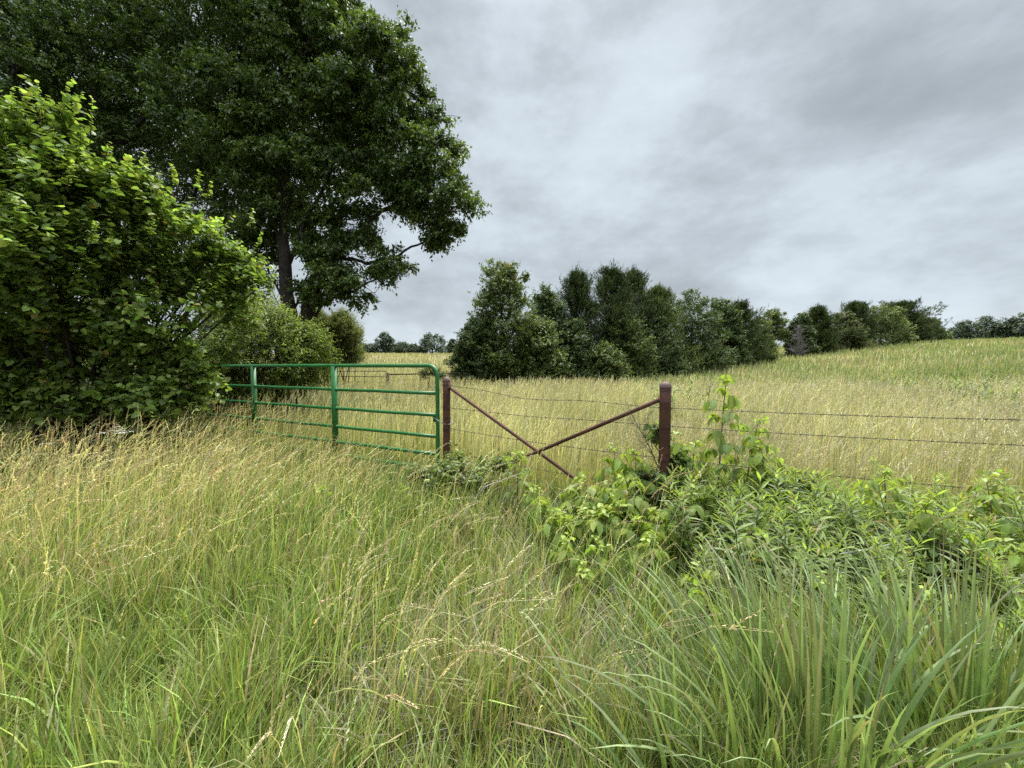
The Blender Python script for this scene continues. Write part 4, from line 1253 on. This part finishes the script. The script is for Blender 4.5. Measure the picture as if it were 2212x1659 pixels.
def brush(name, label, pts, r, cat='brush', mat=M_TWIG, n=60, spread=.25, ln=.25):
    org = pts[0]
    vf = [tube(densify(pts, 5), np.linspace(r, r * .35, (len(pts) - 1) * 5 + 1), 6)]
    for i in range(n):
        k = rng.integers(0, len(pts) - 1); q = rng.uniform()
        s = pts[k] + (pts[k + 1] - pts[k]) * q
        d = nrm(nrm(pts[k + 1] - pts[k]) * .8 + rng.normal(size=3) * .8 + UP * .2)
        e = s + d * ln * rng.uniform(.3, 1)
        B = bez(s, (s + e) / 2 + rng.normal(size=3) * .03, e, 5)
        vf.append(tube(B, np.array([r * .3, r * .26, r * .22, r * .16, r * .1]), 4))
        if i % 2:
            e2 = B[2] + nrm(d + rng.normal(size=3) * .8) * ln * .4
            vf.append(tube([B[2], e2], [r * .2, r * .08], 4))
    mesh = join(*vf); o = mesh_obj(name, mesh[0], mesh[1], mat, None, None, org, True)
    tag(o, label, cat)
brush('fallen_branch', 'bleached grey branch lying bent in the grass below the crossed braces', [W(985,1135,3.2), W(1010,1100,3.3), W(1045,1052,3.3), W(1125,1022,3.5)], .0065, n=14, cat='branch', ln=.18)
brush('fallen_branch', 'bleached grey branch lying on the weeds at the right below the lowest wire', [W(1815,1198,2.05), W(1900,1182,2.1), W(1985,1160,2.15), W(2050,1110,2.25)], .0065, n=12, cat='branch', ln=.15)
M_DEADTWIG = noise_mat('dead_twig', (.10, .075, .06), (.2, .17, .14), scale=14, rough=.9, bump=.3)
brush('dead_bush', 'tangle of thin dead twigs leaning on the brace post', [W(1480,1180,3.1), W(1440,1050,3.15), W(1400,960,3.2), W(1370,905,3.25)], .006, n=90, ln=.35, cat='dead bush', mat=M_DEADTWIG)
brush('dead_bush', 'grey dead stems standing in the weeds right of the brace post', [W(1590,1290,2.3), W(1595,1190,2.3), W(1570,1070,2.35), W(1600,960,2.4)], .004, n=40, ln=.45, cat='dead bush', mat=M_DEADTWIG)

# leafy vines and low shrubs woven through the goldenrod
rng = np.random.default_rng(84)
for (px_, py_, D, r_, lab) in ((1690,1120,2.6,60,'round leaved vine mound in the goldenrod below the second wire'), (1850,1180,2.2,60,'dark low shrub mound in the middle of the right weeds'),
                          (2080,1230,2.0,70,'leafy mound under the drooping sapling at the right'), (1560,1120,2.7,50,'leafy vine mound at the foot of the brace post'), (1330,1140,2.9,40,'low leafy mound under the lower end of the brace'), (1730,1040,2.9,40,'light green vine heap on the fence line under the third wire')):
    (x, y), z = gx(px_, py_, D)
    L_ = [[x + rng.normal() * .12, y + rng.normal() * .1, z + rng.normal() * .04 - .05 * q, r_ * D / FPX * rng.uniform(.5, .8)] for q in range(5)]
    redbud('bramble', lab, (x, y), L_, 150, .06, (.09, .135, .035), (.20, .26, .06), tmpl=T_OVAL, wratio=.62, twl=.3, K=8, cat='bramble', rng=rng, upw=.5, droop=.6, twr=.0015)

# ------------------------------------------------------------------ broad bladed grass clumps at the lower right
def clump(label, cx_, cy_, rad, n, hmin, hmax, rng, leanx=0.0):
    base = np.array([cx_, cy_, float(ground_z(cx_, cy_))])
    a = rng.uniform(0, 2 * np.pi, n); r = rad * rng.uniform(0, 1, n) ** .7
    P = base + np.stack([np.cos(a) * r, np.sin(a) * r, np.zeros(n)], 1)
    bag = Bag()
    H = rng.uniform(hmin, hmax, n)
    az = np.arctan2(np.sin(a) * r, np.cos(a) * r + leanx) + rng.normal(size=n) * .5
    lean = np.clip(.10 + r / rad * .42 + rng.normal(size=n) * .13, .02, .9)
    cb = jit((.165, .235, .080), n, rng, .16); ct = jit((.31, .365, .19), n, rng, .18)
    pu = rng.uniform(0, 1, n) < .30; ct[pu] = jit((.24, .18, .14), pu.sum(), rng, .2)
    # folded blade: V section built as two half blades
    S = 9; d = np.stack([np.cos(az), np.sin(az), np.zeros(n)], 1)
    fa = az + np.pi / 2 + rng.normal(size=n) * .9
    w = np.stack([np.cos(fa), np.sin(fa), np.zeros(n)], 1)
    Wd = rng.uniform(.008, .0175, n)
    V = np.empty((n, 3 * S + 1, 3)); C = np.empty((n, 3 * S + 1, 3))
    tip = rng.uniform(.3, 1.3, n)
    for i in range(S + 1):
        t = i / S
        c = P + UP * (H * (t - lean * .45 * t ** 2 - .18 * tip * lean * t ** 5))[:, None] + d * (H * lean * (t ** 1.7) * .95)[:, None]
        f_ = t ** 3
        col = (cb + (ct - cb) * f_)
        if i == S: V[:, -1] = c; C[:, -1] = col; break
        ww = (Wd * (.55 + .45 * min(t * 3, 1)) * (1 - t ** 3))[:, None] * .5
        nn = np.cross(w, UP)
        V[:, 3 * i] = c - w * ww; V[:, 3 * i + 1] = c - (nn * ww * .45); V[:, 3 * i + 2] = c + w * ww
        C[:, 3 * i] = col; C[:, 3 * i + 1] = col * 1.12; C[:, 3 * i + 2] = col
    F = []
    for i in range(S - 1):
        for q in (0, 1):
            b = 3 * i + q; F += [[b, b + 1, b + 4], [b, b + 4, b + 3]]
    b = 3 * (S - 1); F += [[b, b + 1, 3 * S], [b + 1, b + 2, 3 * S]]
    F = np.array(F)[None] + (3 * S + 1) * np.arange(n)[:, None, None]
    bag.add(V, F.reshape(-1, 3), C)
    t = bag.build('grass_clump', M_GRASS, None, base)
    tag(t, label, 'grass clump', 'broad bladed grass clumps at the lower right')
rng = np.random.default_rng(91)
clump('largest clump of broad arching grass blades at the lower right, fanning left over the verge', .88, 1.12, .30, 360, .62, .98, rng, -.1)
clump('upright clump of broad grass blades at the bottom right corner of the photo', 1.42, 1.15, .28, 280, .58, .94, rng, 0)
clump('smaller clump of broad blades leaning left at the bottom edge of the verge', .46, 1.06, .22, 150, .45, .76, rng, -.25)

# ------------------------------------------------------------------ yarrow
def yarrow(label, base, H, rng, heads=6, spread=.12, sz=.035):
    base = np.array([base[0], base[1], float(ground_z(base[0], base[1]))])
    t = thing('yarrow_plant', base, label, 'wildflower', 'white yarrow')
    wood = Bag(); fl = Bag()
    for i in range(heads):
        top = base + UP * H * rng.uniform(.86, 1.05) + np.array([rng.normal() * spread, rng.normal() * spread, 0])
        V, F = tube(bez(base, (base + top) / 2, top, 5), .002, 4); wood.add(V, F, (.14, .19, .06))
        m = 40; a = rng.uniform(0, 6.28, m); r = sz * np.sqrt(rng.uniform(0, 1, m))
        P = top + np.stack([np.cos(a) * r, np.sin(a) * r, rng.normal(size=m) * .002 - r * .2], 1)
        aa = rng.uniform(0, 6.28, m)
        place_leaves(P, np.stack([np.cos(aa), np.sin(aa), np.zeros(m)], 1), UP + rng.normal(size=(m, 3)) * .3, .011, .011, T_OVAL, jit((.72, .72, .68), m, rng, .06, .01), fl)
    wood.build('stem', M_STEM, t, base); fl.build('flower_head', M_WHITE, t, base)
rng = np.random.default_rng(95)
(x, y), z = gx(205, 915, 4.3)
yarrow('cluster of white yarrow heads in the tan grass under the redbud at the left', (x, y), z, rng, heads=9, spread=.16, sz=.042)
(x, y), z = gx(2090, 972, 4.2)
yarrow('sparse white yarrow in the hay behind the wires at the right', (x, y), z, rng, heads=7, spread=.12, sz=.016)

# dry yellow leaf lying in the lower right weeds
def yellow_leaf():
    c = W(2130, 1365, 1.55)
    b = Bag()
    place_leaves(np.array([c, c + np.array([.01, .02, -.01])]), np.array([[.9, .1, -.25], [.9, .0, -.55]]), np.array([[0, -.6, 1.], [.2, -.5, 1]]), np.array([.17, .20]), np.array([.035, .022]), T_LANCE,
                 np.array([(.42, .38, .14), (.45, .46, .07)]), b)
    o = b.build('dry_leaf', M_LEAF, None, c); tag(o, 'folded pale yellow leaf lying on the weeds at the lower right', 'leaf')
yellow_leaf()
